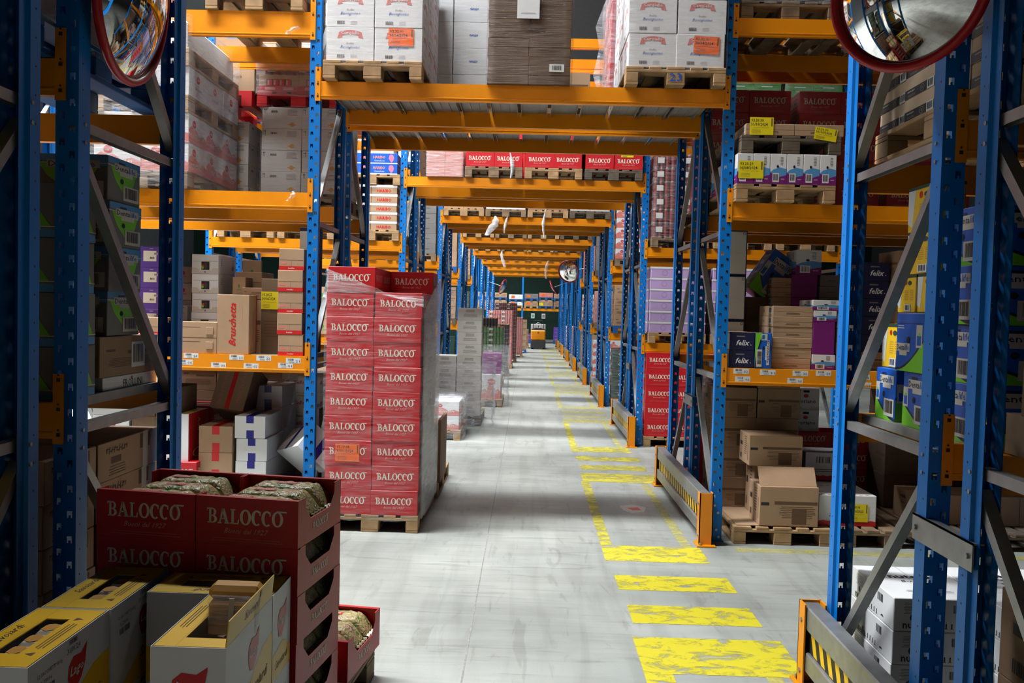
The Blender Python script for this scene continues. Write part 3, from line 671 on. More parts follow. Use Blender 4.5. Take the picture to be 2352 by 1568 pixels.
def d_savo(w, d, h, opened=False):
    # body long side along y; the +x face carries the logo
    b = MB(); t = .003; x, y = w/2, d/2
    b.box(-x, x, -y, -y+t, 0, h, 'white'); b.box(-x, x, y-t, y, 0, h, 'white'); b.box(-x, -x+t, -y+t, y-t, 0, h, 'white'); b.box(x-t, x, -y+t, y-t, 0, h, 'white'); b.box(-x, x, -y, y, 0, t, 'white')
    z = h
    if opened: win = (-x+w*.34, x-t, -y+d*.16, y-d*.1)
    else: win = (-x+w*.34, -x+w*.66, -y+d*.2, y-d*.2)
    a0, a1, c0, c1 = win
    e = .006
    for q in ((-x+e, a0, -y+e, y-e), (a1, x-e, -y+e, y-e), (a0, a1, -y+e, c0), (a0, a1, c1, y-e)):
        if q[1]-q[0] > .004 and q[3]-q[2] > .004: b.box(q[0], q[1], q[2], q[3], z-.003, z+.0005, 'yellow')
    f = faces(w, d, h); T = f['t']
    rect(b, T, w*.315, w*.32, 0, d, 'gold', 1.5)
    for cc in (d*.2, d*.8): pol(b, T, [(w*.73, cc), (w*.84, cc-.012), (w*.84, cc+.012)] if cc < d/2 else [(w*.73, cc-.012), (w*.73, cc+.012), (w*.84, cc)], 'brownink', 2)
    tr = Fr(T.P(w, 0, 0), (0, 1, 0), (-1, 0, 0))
    if not opened: fine(b, tr, d*.25, d*.75, w*.25, 3, 'brownink', w*.045, w*.014, e=2); text(b, tr, 'Savoiardi', d*.5, w*.84, d*.34, 'navy', shear=.4, e=2)
    else: fine(b, Fr(T.P(0, 0, 0), (0, 1, 0), (-1, 0, 0)), d*.3, d*.8, -w*.1, 3, 'brownink', w*.045, w*.014, e=2)
    R_ = f['r']
    P = [(0, 0), (d, 0), (d, h*.62), (d*.78, h*.58), (d*.6, h*.46), (d*.4, h*.26), (d*.2, h*.1), (0, h*.04)]
    pol(b, R_, P, 'yellow', 1)
    leaf(b, R_, d*.56, h*.66, h*.2); text(b, R_, 'Savoiardi', d*.68, h*.28, d*.42, 'brownink', shear=.35, off=.01, e=2)
    if not opened:
        text(b, R_, '12 SACCHETTI 400g', d*.24, h*.84, d*.28, 'ink', h=.014); text(b, R_, 'L.23016', d*.2, h*.77, d*.12, 'ink', h=.012); text(b, R_, '31/01/24', d*.52, h*.88, d*.16, 'ink', h=.016)
        bars(b, R_, d*.1, d*.32, h*.64, h*.73, None, n=16); bars(b, R_, d*.45, d*.58, h*.92, h*.985, None, n=12)
    L_ = f['f']; leaf(b, L_, w*.5, h*.62, h*.2); pol(b, L_, [(0, 0), (w, 0), (w, h*.2), (w*.6, h*.36), (0, h*.3)], 'yellow', 1); text(b, L_, 'Savoiardi', w*.5, h*.16, w*.7, 'brownink', shear=.35, e=2)
    pol(b, f['l'], [(0, 0), (d, 0), (d, h*.5), (d*.5, h*.2), (0, h*.4)], 'yellow', 1); return b
DES = {'sheet': lambda w, d, h: carton(w, d, h, 'white', None, .02)[0], 'flatdark': lambda w, d, h: d_flatdark(w, d, h), 'balocco': d_balocco, 'tray': d_tray, 'campiello': d_campiello, 'kraft': d_kraft, 'kraft2': lambda w, d, h: d_kraft(w, d, h, 'kraft2'), 'kraft3': lambda w, d, h: d_kraft(w, d, h, 'kraft3'),
       'side': d_side, 'side2': lambda w, d, h: d_side(w, d, h, 'kraft2'), 'redtape': lambda w, d, h: d_tape(w, d, h, 'kraft', 'redtape'), 'bluetape': lambda w, d, h: d_tape(w, d, h, 'white', 'bluetape'),
       'loacker': d_loacker, 'bruschetta': d_bruschetta, 'milka': d_milka, 'display': d_display, 'felix': d_felix, 'dental': d_dental, 'dentalgrey': lambda w, d, h: d_dental(w, d, h, 'grey'),
       'dentalflip': lambda w, d, h: d_dental(w, d, h, 'grey', True), 'pedi': d_pedi, 'nutella': d_nutella, 'lagored': d_lago, 'lagowhite': lambda w, d, h: d_lago(w, d, h, False), 'arrow': d_arrow, 'coffee': d_coffee,
       'haribo': d_haribo, 'hariboblue': lambda w, d, h: d_haribo(w, d, h, True), 'flat': d_flat, 'lilac': d_purpletray, 'whitepurple': d_whitepurple, 'doriano': d_doriano, 'kinder': d_kinder, 'panel': d_panel,
       'cans': d_cans, 'cansgreen': lambda w, d, h: d_cans(w, d, h, 'leaf', 'red2'), 'canspink': lambda w, d, h: d_cans(w, d, h, 'pinkink', 'white'), 'jars': lambda w, d, h: d_cans(w, d, h, 'dgrey', 'gold'),
       'savo': d_savo, 'savoopen': lambda w, d, h: d_savo(w, d, h, True), 'leafbox': lambda w, d, h: d_logo(w, d, h, 'kraft', '*', 'leaf', .3), 'redlogo': lambda w, d, h: d_logo(w, d, h, 'kraft', '*', 'redtape', .25, off=.03, yc=.6),
       'kellogg': lambda w, d, h: d_logo(w, d, h, 'offw', "Kellogg's", 'redtape', .7, shear=.3, off=.01, top='gold'), 'cornbox': lambda w, d, h: d_logo(w, d, h, 'kraft', "Kellogg's", 'brownink', .35, shear=.3, top='sky'),
       'gallo': lambda w, d, h: d_logo(w, d, h, 'dgrey', 'Gallo', 'cream', .4, shear=.2, top='red2'), 'gallogreen': lambda w, d, h: d_logo(w, d, h, 'dkgreen', 'Gallo', 'cream', .4, shear=.2, top='red2'),
       'greenpack': lambda w, d, h: d_logo(w, d, h, 'leaf', '', 'cream', .3, top='white'), 'whitebox': lambda w, d, h: d_logo(w, d, h, 'white', '', 'dblue', .22, top=None), 'nutbrown': lambda w, d, h: d_logo(w, d, h, 'kraft2', 'nutella', 'ink', .3, off=.03, yc=.8, sub='B-ready'),
       'violet': lambda w, d, h: carton(w, d, h, 'violet', None)[0], 'greybox': lambda w, d, h: d_logo(w, d, h, 'grey', '', 'dgrey', .4), 'salmon': lambda w, d, h: d_logo(w, d, h, 'salmon', '', 'white', .4), 'purplesmall': lambda w, d, h: d_logo(w, d, h, 'purple', '', 'white', .5, off=.02),
       'papergrey': lambda w, d, h: d_paper(w, d, h), 'pullman': lambda w, d, h: d_cantray(w, d, h), 'calz': lambda w, d, h: d_calz(w, d, h), 'tealbox': lambda w, d, h: d_logo(w, d, h, 'offw', '', 'teal', .5, off=.03, top='redtape'), 'roll': lambda w, d, h: d_roll(w, d, h)}
def d_paper(w, d, h):
    b, f = carton(w, d, h, 'papergrey', 'greyink')
    for k, W in (('f', w), ('l', d), ('r', d)):
        fine(b, f[k], W*.3, W*.72, h*.86, 4, 'brownink', h*.06, h*.022); fine(b, f[k], W*.2, W*.84, h*.5, 4, 'brownink', h*.07, h*.02)
    return b
def d_calz(w, d, h):
    b, f = carton(w, d, h, 'kraft')
    for k, W in (('f', w), ('l', d), ('r', d)):
        F_ = f[k]; squig(b, F_, W*.3, h*.76, W*.36, h*.22, 'brownink'); rect(b, F_, W*.2, W*.36, h*.4, h*.58, 'brownink'); fine(b, F_, W*.15, W*.45, h*.34, 4, 'brownink', h*.07, h*.025)
        rect(b, F_, W*.68, W*.86, h*.55, h*.95, 'brownink'); rect(b, F_, W*.73, W*.82, 0, h, 'papergrey', 2)
    return b
def d_roll(w, d, h):
    b, f = carton(w, d, h, 'white', 'greyink'); rect(b, f['r'], 0, d, 0, h, 'red2'); text(b, f['r'], 'Roll', d*.5, h*.72, h*.3, 'white', shear=.3, rot=-math.pi/2); text(b, f['r'], 'Dessert', d*.5, h*.42, h*.22, 'white', rot=-math.pi/2); disc(b, f['r'], d*.5, h*.14, d*.3, .04, 'white', 1.5); disc(b, f['r'], d*.5, h*.14, d*.25, .035, 'red2', 2)
    rect(b, f['t'], w*.1, w*.9, d*.1, d*.7, 'stickery', 1.5); return b
NAMES = {'balocco': 'biscuit_carton', 'campiello': 'biscuit_carton', 'lagored': 'wafer_carton', 'lagowhite': 'wafer_carton', 'dental': 'pet_treat_carton', 'dentop': 'pet_treat_carton', 'dentalgrey': 'pet_treat_carton', 'dentalflip': 'pet_treat_carton',
         'felix': 'pet_food_carton', 'pedi': 'pet_food_carton', 'haribo': 'sweet_tray', 'hariboblue': 'sweet_carton', 'cans': 'can_tray', 'cansgreen': 'can_tray', 'canspink': 'can_tray', 'jars': 'jar_tray', 'coffee': 'coffee_carton', 'loacker': 'wafer_carton', 'flatdark': 'flat_carton', 'side': 'printed_carton', 'side2': 'printed_carton', 'calz': 'printed_carton', 'leafbox': 'printed_carton', 'redlogo': 'printed_carton', 'roll': 'dessert_box',
         'kellogg': 'cereal_carton', 'cornbox': 'cereal_carton', 'flat': 'flat_carton', 'lilac': 'snack_tray', 'whitepurple': 'snack_box', 'doriano': 'cracker_carton', 'kinder': 'snack_box', 'panel': 'panel_box', 'milka': 'chocolate_carton', 'violet': 'chocolate_carton',
         'purplesmall': 'chocolate_carton', 'nutella': 'spread_carton', 'nutbrown': 'spread_carton', 'gallo': 'rice_carton', 'gallogreen': 'rice_carton', 'greenpack': 'drink_carton', 'display': 'display_box', 'tray': 'display_tray', 'pullman': 'can_tray', 'bluetape': 'taped_carton',
         'redtape': 'taped_carton', 'arrow': 'grey_carton', 'papergrey': 'grey_carton', 'greybox': 'grey_carton', 'whitebox': 'white_carton', 'salmon': 'snack_carton', 'tealbox': 'snack_box'}
CATS = {'tray': 'tray', 'tin': 'tray', 'box': 'box', 'carton': 'carton'}
def nameof(d, name): return NAMES.get(d, 'cardboard_carton') if name == 'carton' else name
def catof(n): return n.rsplit('_', 1)[-1]
def d_cantray(w, d, h):
    b, f = carton(w, d, h, 'kraft')
    for k, W in (('f', w), ('l', d), ('r', d)):
        F_ = f[k]; rect(b, F_, 0, W, 0, h*.36, 'red2', 1); rect(b, F_, W*.18, W*.82, h*.36, h*.74, 'dark', 1)
        for i in range(4): rect(b, F_, W*(.2+.155*i), W*(.33+.155*i), h*.36, h*.72, 'red2', 2); rect(b, F_, W*(.22+.155*i), W*(.26+.155*i), h*.4, h*.68, 'tagline', 3)
        for c in (.28, .74): rect(b, F_, W*(c-.13), W*(c+.13), h*.1, h*.27, 'tagline', 2)
    return b
def d_flatdark(w, d, h):
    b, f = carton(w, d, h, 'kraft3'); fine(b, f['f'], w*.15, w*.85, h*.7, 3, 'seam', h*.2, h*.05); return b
MESH = {}
def des(name, w, d, h):
    k = (name, round(w, 3), round(d, 3), round(h, 3))
    if k not in MESH: MESH[k] = DES[name](w, d, h).mesh(name+'_carton')
    return MESH[k]
def box(design, x0, x1, y0, y1, z0, z1, label, name='carton', cat='carton', group=None, rz=0, rot=None):
    w, d, h = x1-x0, y1-y0, z1-z0
    name = nameof(design, name); return thing(name, des(design, w, d, h), label, catof(name), ((x0+x1)/2, (y0+y1)/2, z0), rz, group, rot)
def pbox(design, pl, pr, pt, pb, Y, d, label, name='carton', cat='carton', z0=None, z1=None, group=None, rz=0):
    """a box whose front face covers the given part of the photo at depth Y"""
    pm = (pt+pb)/2; a = at(pl, pm, Y)[0]; c = at(pr, pm, Y)[0]
    z0 = at((pl+pr)/2, pb, Y)[1] if z0 is None else z0; z1 = at((pl+pr)/2, pt, Y)[1] if z1 is None else z1
    return box(design, a, c, Y, Y+d, z0, z1, label, name, cat, group, rz)
XN = {1: [''], 2: ['left', 'right'], 3: ['left', 'middle', 'right'], 4: ['far left', 'inner left', 'inner right', 'far right'], 5: ['far left', 'inner left', 'centre', 'inner right', 'far right']}
YN = {1: [''], 2: ['front', 'rear'], 3: ['front', 'middle', 'rear'], 4: ['front', 'second', 'third', 'rear']}
def stack(design, size, n, org, base, group, name='carton', cat='carton', jit=.004, gap=.003, skip=(), rz=0, tops=None):
    w, d, h = size; out = {}; cr, sr = math.cos(rz), math.sin(rz)
    me = des(design, w, d, h); name = nameof(design, name); cat = catof(name)
    for k in range(n[2]):
        for j in range(n[1]):
            for i in range(n[0]):
                if (i, j, k) in skip: continue
                lx = (w+gap)*i+w/2+rnd.uniform(-jit, jit)*(i == 0 or 1); ly = (d+gap)*j+d/2+rnd.uniform(0, jit)
                pos = ' '.join(p for p in (YN[n[1]][j], XN[n[0]][i]) if p)
                lab = base+(', '+ORD[k]+' layer' if n[2] > 1 else '')+((' '+pos) if pos else '')
                out[i, j, k] = thing(name, me, lab, cat, (org[0]+lx*cr-ly*sr, org[1]+lx*sr+ly*cr, org[2]+k*(h+.001)), rz, group)
    return out
# pallets
def pal_parts(m):
    D = MB()
    for y in (-.6+.0725, 0, .6-.0725): D.box(-.4, .4, y-.0725, y+.0725, .1, .122, m, .003)
    for x, ww in ((-.3275, .145), (-.165, .1), (0, .145), (.165, .1), (.3275, .145)): D.box(x-ww/2, x+ww/2, -.6, .6, .122, .144, m, .003)
    Rn = {}
    for q, ww in (('o', .1), ('i', .145)):
        r = MB(); r.box(-ww/2, ww/2, -.6, .6, 0, .022, m, .003); Rn[q] = r.mesh('runner')
        k = MB(); k.box(-ww/2, ww/2, -.0725, .0725, .022, .1, m, .004); Rn['b'+q] = k.mesh('block')
    return D.mesh('deck_boards'), Rn
PAL = {}
def pallet(xc, yc, z, label, m='wood', rz=0, parts=True, group='wooden pallets'):
    if m not in PAL:
        PAL[m] = pal_parts(m); W = MB()
        for y in (-.5275, 0, .5275): W.box(-.4, .4, y-.0725, y+.0725, .1, .122, m)
        for x, ww in ((-.3275, .145), (-.165, .1), (0, .145), (.165, .1), (.3275, .145)): W.box(x-ww/2, x+ww/2, -.6, .6, .122, .144, m)
        for x, ww in ((-.35, .1), (0, .145), (.35, .1)):
            W.box(x-ww/2, x+ww/2, -.6, .6, 0, .022, m)
            for y in (-.5275, 0, .5275): W.box(x-ww/2, x+ww/2, y-.0725, y+.0725, .022, .1, m)
        PAL[m] += (W.mesh('pallet'),)
    dk, Rn, W = PAL[m]; nm = 'plastic_pallet' if m in ('redpal', 'bluepal') else 'wooden_pallet'
    if not parts: return thing(nm, W, label, 'pallet', (xc, yc, z), rz, group)
    e = thing(nm, None, label, 'pallet', (xc, yc, z), rz, group); obj('deck_boards', dk, e)
    for x, q in ((-.35, 'o'), (0, 'i'), (.35, 'o')):
        obj('runner', Rn[q], e, (x, 0, 0))
        for y in (-.5275, 0, .5275): obj('block', Rn['b'+q], e, (x, y, 0))
    return e
def wrap(x0, x1, y0, y1, z0, z1, label, m='film', amp=.006, off=.012, rz=0, piv=None, seed=1, top=False, group='stretch film'):
    rg = random.Random(seed); b = MB(); nx, nz = 10, max(4, int((z1-z0)/.08)); ring = []
    x0 -= off; x1 += off; y0 -= off; y1 += off
    P = [(x0+(x1-x0)*i/nx, y0, 0, -1) for i in range(nx)]+[(x1, y0+(y1-y0)*i/nx, 1, 0) for i in range(nx)]+[(x1-(x1-x0)*i/nx, y1, 0, 1) for i in range(nx)]+[(x0, y1-(y1-y0)*i/nx, -1, 0) for i in range(nx)]
    V = []; n = len(P)
    for k in range(nz+1):
        z = z0+(z1-z0)*k/nz
        for x, y, ax, ay in P:
            s = rg.uniform(0, amp); V.append((x+ax*s, y+ay*s, z+rg.uniform(-.006, .006)))
    fs = [(k*n+i, k*n+(i+1) % n, (k+1)*n+(i+1) % n, (k+1)*n+i) for k in range(nz) for i in range(n)]
    if top: fs.append(tuple(range(nz*n, nz*n+n)))
    b.add(V, fs, m); o = thing('stretch_film', b.mesh('stretch_film', True), label, 'plastic film', group=group)
    if rz: o.matrix_world = Matrix.Translation(piv) @ Matrix.Rotation(rz, 4, 'Z') @ Matrix.Translation(-Vector(piv))
    return o
def sticker(parent, fr, a, c, w, h, l1, l2, m='stickero', rot=0):
    b = MB(); F_ = Fr(fr.P(a, c, .003), fr.u, fr.v)
    if rot: u, v = F_.u.copy(), F_.v.copy(); F_.u = u*math.cos(rot)+v*math.sin(rot); F_.v = v*math.cos(rot)-u*math.sin(rot)
    b.add([F_.P(p, q, e) for e in (0, .0006) for p, q in ((0, 0), (w, 0), (w, h), (0, h))], [(3, 2, 1, 0), (4, 5, 6, 7), (0, 1, 5, 4), (1, 2, 6, 5), (2, 3, 7, 6), (3, 0, 4, 7)], m)
    if l1: text(b, F_, l1, w*.32, h*.83, w*.52, 'ink', h=h*.17, off=.01)
    text(b, F_, l2, w*.4, h*.6, w*.7, 'ink', h=h*.17, off=.01)
    fine(b, F_, w*.06, w*.9, h*.42, 1, 'brownink', e=2); fine(b, F_, w*.06, w*.5, h*.28, 3, 'brownink', h*.08, .002, e=2); rect(b, F_, w*.9, w*.95, h*.5, h*.95, 'brownink', 2)
    o = obj('date_label', b, parent); o['label'] = ('orange' if m == 'stickero' else 'yellow')+' date label'; return o

# ------------------------------------------------------------------ shelf panels, shelf labels
def panels(k, bay, z, q, n, x0, x1, step, ww):
    for i in range(n):
        x = x0+.03+i*step; b = MB(); y0, y1 = rowy(k)+q*(DEP-FD)+.047, rowy(k)+q*(DEP-FD)+FD-.047
        b.box(x, x+ww, y0, y1, z-.006, z, 'deck'); b.box(x, x+.004, y0, y1, z-.04, z-.006, 'deck'); b.box(x+ww-.004, x+ww, y0, y1, z-.04, z-.006, 'deck')
        for t in (.33, .66): b.box(x+ww*t-.004, x+ww*t+.004, y0+.02, y1-.02, z-.014, z-.006, 'deck')
        thing('shelf_panel', b, 'steel shelf panel %s, %s rack, %s row, %s from the left' % (BAYN[bay], 'rear' if q else 'front', ROWN[k], ORD[i] if i else 'first'), 'shelf panel', group='steel shelf panels')
for q in (0, 1): panels(1, 't', 3.70, q, 12, XL, XR, .268, .235)
panels(1, 'l', 1.44, 0, 9, XL-PW-BW, XL-PW, .29, .285); panels(1, 'r', 1.44, 0, 9, XR+PW, 0, .29, .285)
panels(0, 'l', 1.46, 1, 9, XL-PW-BW, 0, .29, .285); panels(0, 'r', 1.40, 1, 9, XR+PW, 0, .29, .285)
def shelf_labels(bm, ents):
    for px0, px1, py, num in ents:
        xa, za = at(px0, py, 7.075); xc, _ = at(px1, py, 7.075); b = MB()
        f = Fr((xa-bm.location.x, -.0008, za-bm.location.z-.022), (1, 0, 0), (0, 0, 1)); W = xc-xa; H = .044
        b.box(xa-bm.location.x, xc-bm.location.x, -.0008, 0, za-bm.location.z-.022, za-bm.location.z+.022, 'white')
        bars(b, f, .01, W*.6, H*.45, H*.95, None, n=12); text(b, f, num, W*.8, H*.42, W*.26, 'ink', h=H*.45); fine(b, f, W*.2, W*.6, H*.3, 2, 'greyink', .006, .002)
        obj('shelf_label', b, bm)['label'] = 'white shelf label reading '+num
shelf_labels(BEAMS[1, 'l', 0, 0], [(421, 455, 816, '24'), (526, 559, 820, '23'), (588, 622, 822, '22'), (656, 690, 828, '21'), (407, 442, 831, '04'), (484, 518, 838, '03'), (559, 593, 840, '02'), (638, 672, 839, '01')])
shelf_labels(BEAMS[1, 'r', 0, 0], [(1685, 1721, 852, '32'), (1746, 1782, 855, '31'), (1821, 1857, 857, '30'), (1875, 1910, 857, '29'), (1689, 1724, 870, '06'), (1809, 1845, 874, '05'), (1965, 1999, 866, '28'), (1968, 2002, 884, '04')])

# ------------------------------------------------------------------ goods over the tunnel, second rack row
ZT = 3.702
pallet(-1.31, 7.58, ZT, 'worn wooden pallet under white cartons over the tunnel, left end')
s = stack('campiello', (.385, .385, .268), (2, 3, 4), (-1.69, 7.0, ZT+.145), 'white printed carton over the tunnel left end', 'white cartons over the tunnel, left')
sticker(s[1, 0, 0], faces(.385, .385, .268)['f'], .11, .125, .205, .14, '03.32.01', '30/04/2024')
wrap(-1.69, -.915, 7.0, 8.17, ZT+.12, 4.93, 'clear film around white cartons over the tunnel, left end', seed=2)
p = pallet(1.13, 7.58, ZT, 'wooden pallet marked 23 in blue over the tunnel, right end')
b = MB(); text(b, Fr((0, 0, 0), (1, 0, 0), (0, 0, 1)), '23', 0, 0, .1, 'dblue', h=.065, off=.01); o = obj('chalk_mark', b, p, (0, -.6012, .062)); o['label'] = 'blue handwritten number 23'
s = stack('campiello', (.385, .385, .268), (2, 3, 4), (.745, 7.0, ZT+.145), 'white printed carton over the tunnel right end', 'white cartons over the tunnel, right')
sticker(s[1, 0, 0], faces(.385, .385, .268)['f'], .135, .115, .205, .14, '03.32.01', '30/04/2024', rot=-.05)
wrap(.745, 1.52, 7.0, 8.17, ZT+.12, 4.93, 'clear film around white cartons over the tunnel, right end', seed=3)
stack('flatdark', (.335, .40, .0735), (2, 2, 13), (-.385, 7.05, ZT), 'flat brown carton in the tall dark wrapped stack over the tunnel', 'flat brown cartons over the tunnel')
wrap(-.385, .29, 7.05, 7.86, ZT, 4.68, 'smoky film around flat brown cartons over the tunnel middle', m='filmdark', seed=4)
b = MB(); b.box(0, .18, -.004, -.001, 0, .26, 'white'); F_ = Fr((0, -.004, 0), (1, 0, 0), (0, 0, 1)); fine(b, F_, .02, .16, .045, 2, 'greyink')
thing('paper_sheet', b, 'blank white paper sheet stuck on the tall brown wrapped stack', 'paper', (-.155, 7.03, 4.22))
b = MB(); b.box(0, .12, -.003, -.001, 0, .06, 'barlab'); F_ = Fr((0, -.003, 0), (1, 0, 0), (0, 0, 1)); bars(b, F_, .01, .11, .005, .055, None)
thing('barcode_label', b, 'small barcode label low on the tall brown wrapped stack', 'label', (.115, 7.03, 3.80))
# rear rack of the same row
pallet(-.78, 8.88, ZT, 'wooden pallet behind the white cartons over the tunnel')
stack('whitebox', (.385, .385, .245), (2, 2, 5), (-1.17, 8.25, ZT+.145), 'white carton with blue print behind the left tunnel pallet', 'white and blue cartons')
wrap(-1.17, -.395, 8.25, 9.03, ZT+.1, 5.1, 'loose film around blue printed white cartons over the tunnel', seed=5)
pallet(.15, 8.88, ZT, 'hidden wooden pallet behind the tall brown wrapped stack over the tunnel', 'wood2'); stack('kraft', (.385, .385, .3), (2, 2, 1), (-.24, 8.3, ZT+.145), 'brown carton hidden behind the tall brown wrapped stack', 'brown cartons hidden over the tunnel')  # hidden load added to keep light off the tunnel floor
b = MB(); b.add([(-.395, 8.3, 5.0), (-.36, 8.25, 4.5), (-.30, 8.2, 4.15), (-.36, 8.28, 3.85), (-.395, 8.35, 3.85)], [(0, 1, 2, 3, 4)], 'filmthick')
pallet(1.12, 8.88, ZT, 'wooden pallet of red cartons behind the tunnel pallet marked 23')
stack('balocco', (.385, .385, .19), (2, 2, 6), (.715, 8.25, ZT+.145), 'red carton over the tunnel behind pallet 23', 'red cartons over the tunnel, rear')
wrap(.715, 1.49, 8.25, 9.03, ZT+.1, 5.0, 'clear film around red cartons over the tunnel, rear', m='filmthick', amp=.02, seed=6)
b = MB(); rg = random.Random(5)
P = [(.70, 8.24, 4.95), (.56, 8.2, 4.55), (.60, 8.18, 4.35), (.55, 8.22, 4.1), (.62, 8.2, 3.86), (.70, 8.24, 3.84), (.705, 8.26, 4.4)]
b.add(P+[(x, y+.01, z) for x, y, z in P], [range(7), range(13, 6, -1)], 'filmthick'); thing('loose_film', b, 'torn film flap hanging beside the red cartons over the tunnel', 'plastic film')

# third rack row: single and double layers of red cartons
def tunnel_load(k, xc, design, size, n, base, wood='wood', seedz=0, dy=0, z=ZT):
    parts = k <= 2
    pallet(xc, rowy(k)+.52+dy, z, 'wooden pallet under '+base.split(' over')[0]+', %s rack row tunnel' % ROWN[k], wood, parts=parts, group='pallets over the tunnel')
    return stack(design, size, n, (xc-size[0]*n[0]/2, rowy(k)-.08+dy, z+.145), base+', %s row' % ROWN[k], base+' group '+ROWN[k])
y2 = rowy(2)
tunnel_load(2, -.535, 'balocco', (.39, .39, .205), (2, 3, 1), 'red carton over the tunnel, left pallet', 'wood2')
s = tunnel_load(2, .295, 'balocco', (.39, .39, .205), (2, 3, 5), 'red carton over the tunnel, middle pallet', 'wood')
s = tunnel_load(2, 1.13, 'balocco', (.39, .39, .205), (2, 3, 2), 'red carton over the tunnel, right pallet', 'wood3')
sticker(s[1, 0, 0], faces(.39, .39, .205)['f'], .09, .17, .17, .06, '', '03.19.30', 'stickery')
stack('salmon', (.25, .38, .19), (2, 2, 2), (-1.47, y2-.05, ZT), 'pinkish wrapped carton over the tunnel left of red pallets', 'pinkish cartons over the tunnel')
wrap(-1.47, -.965, y2-.05, y2+.72, ZT, 4.09, 'hazy film around pinkish cartons over the tunnel, third rack row', m='filmthick', seed=7)
pallet(-1.33, rowy(2)+1.75, ZT, 'added leftmost pallet on the rear beams over the tunnel, third row', 'wood3', parts=False); stack('kraft2', (.385, .5, .25), (2, 2, 2), (-1.72, rowy(2)+1.2, ZT+.145), 'added dull brown carton on rear tunnel beams, third row leftmost', 'rear dull cartons third row')  # extra rear load added to deepen the shadow band on the floor
for xc in (-.5, .6): pallet(xc, rowy(2)+1.75, ZT, 'wooden pallet on the rear beams over the tunnel, third row, '+('left' if xc < 0 else 'right'), 'wood2', parts=False)
stack('balocco', (.39, .39, .205), (2, 2, 4), (-.89, y2+1.15, ZT+.145), 'red carton on rear beams over the tunnel, third row left pallet', 'red cartons rear third row'); stack('balocco', (.39, .39, .205), (2, 2, 3), (.2, y2+1.15, ZT+.145), 'red carton on rear beams over the tunnel, third row right pallet', 'red cartons rear third row right')
# fourth to ninth rows
LOADS = [('papergrey', .3, 'pale grey'), ('whitebox', .22, 'white'), ('greybox', .25, 'grey'), ('kraft', .24, 'brown'), ('lagowhite', .25, 'white printed'), ('kraft2', .3, 'dull brown')]
for k in range(3, 9):
    for i in range(4):
        dn, hh, cn = LOADS[(k*3+i) % 6]
        xc = -1.33+i*.83
        pallet(xc, rowy(k)+.52, ZT, 'pallet over the tunnel, %s rack row, %s position' % (ROWN[k], XN[4][i]), ['wood', 'wood2', 'wood', 'wood3'][i], parts=False, group='pallets over the tunnel')
        stack(dn, (.385, 1.12, hh), (2, 1, 2), (xc-.39, rowy(k)-.05, ZT+.145), '%s carton over the tunnel, %s pallet, %s row' % (cn, XN[4][i], ROWN[k]), 'cartons over the tunnel, far rows')
        pallet(xc, rowy(k)+1.75, ZT, 'added rear pallet over the tunnel, %s rack row, %s position' % (ROWN[k], XN[4][i]), 'wood2', parts=False, group='rear pallets over the tunnel')  # rear loads added, and front cartons deepened, to shade the floor beneath
        dn, hh, cn = LOADS[(k*3+i+2) % 6]; stack(dn, (.77, 1.12, hh*1.6), (1, 1, 1), (xc-.39, rowy(k)+1.2, ZT+.145), 'added large %s carton over the tunnel, %s rear pallet, %s row' % (cn, XN[4][i], ROWN[k]), 'rear cartons over the tunnel')
def scrap(px, py0, py1, Y, w, label, seed, m='filmloose'):
    rg = random.Random(seed); n = 8; V = []; xa, za = at(px, py0, Y); xb, zb = at(px, py1, Y)
    for i in range(n+1):
        t = i/n; z = za+(zb-za)*t; x = xa+math.sin(t*3+seed)*w*.6; hw = w*(.25+.75*math.sin(min(1, t*1.3)*math.pi*.8))*(.7+.6*rg.random())/2
        V += [(x-hw, Y+rg.uniform(-.02, .02), z), (x, Y-.03, z-.01), (x+hw, Y+rg.uniform(-.02, .02), z)]
    V += [(x, y+.012, z) for x, y, z in V]; q = 3*(n+1); fs = []
    for o in (0, q):
        for i in range(n):
            for j in (0, 1): a = o+i*3+j; fs.append((a, a+1, a+4, a+3))
    b = MB(); b.add(V, fs, m); thing('film_scrap', b.mesh('film_scrap', True), label, 'plastic scrap', group='torn film hanging from beams')
y3 = rowy(3)
scrap(1128, 495, 540, y3-.07, .16, 'crumpled white film scrap hanging left on the fourth tunnel beam', 1)
scrap(1163, 492, 535, y3-.07, .05, 'thin white film strip right of the crumpled scrap, fourth tunnel beam', 2)
scrap(1253, 480, 545, y3-.07, .06, 'thin film strip hanging in the middle of the fourth tunnel beam', 3)
scrap(1157, 575, 612, rowy(5)-.07, .1, 'film strip hanging from the sixth tunnel beam', 4)
scrap(1173, 350, 408, y2-.09, .05, 'loose film tail on the left red pallet over the tunnel', 6)
scrap(1258, 598, 640, rowy(5)-.07, .09, 'pale film strip near the round mirror, sixth tunnel beam', 9, 'filmthick')
scrap(666, 438, 460, 7.06, .05, 'small film scrap on the middle left bay beam', 7, 'filmthick'); scrap(672, 60, 78, 7.06, .07, 'small film scrap on the upper left bay beam', 8, 'filmthick')

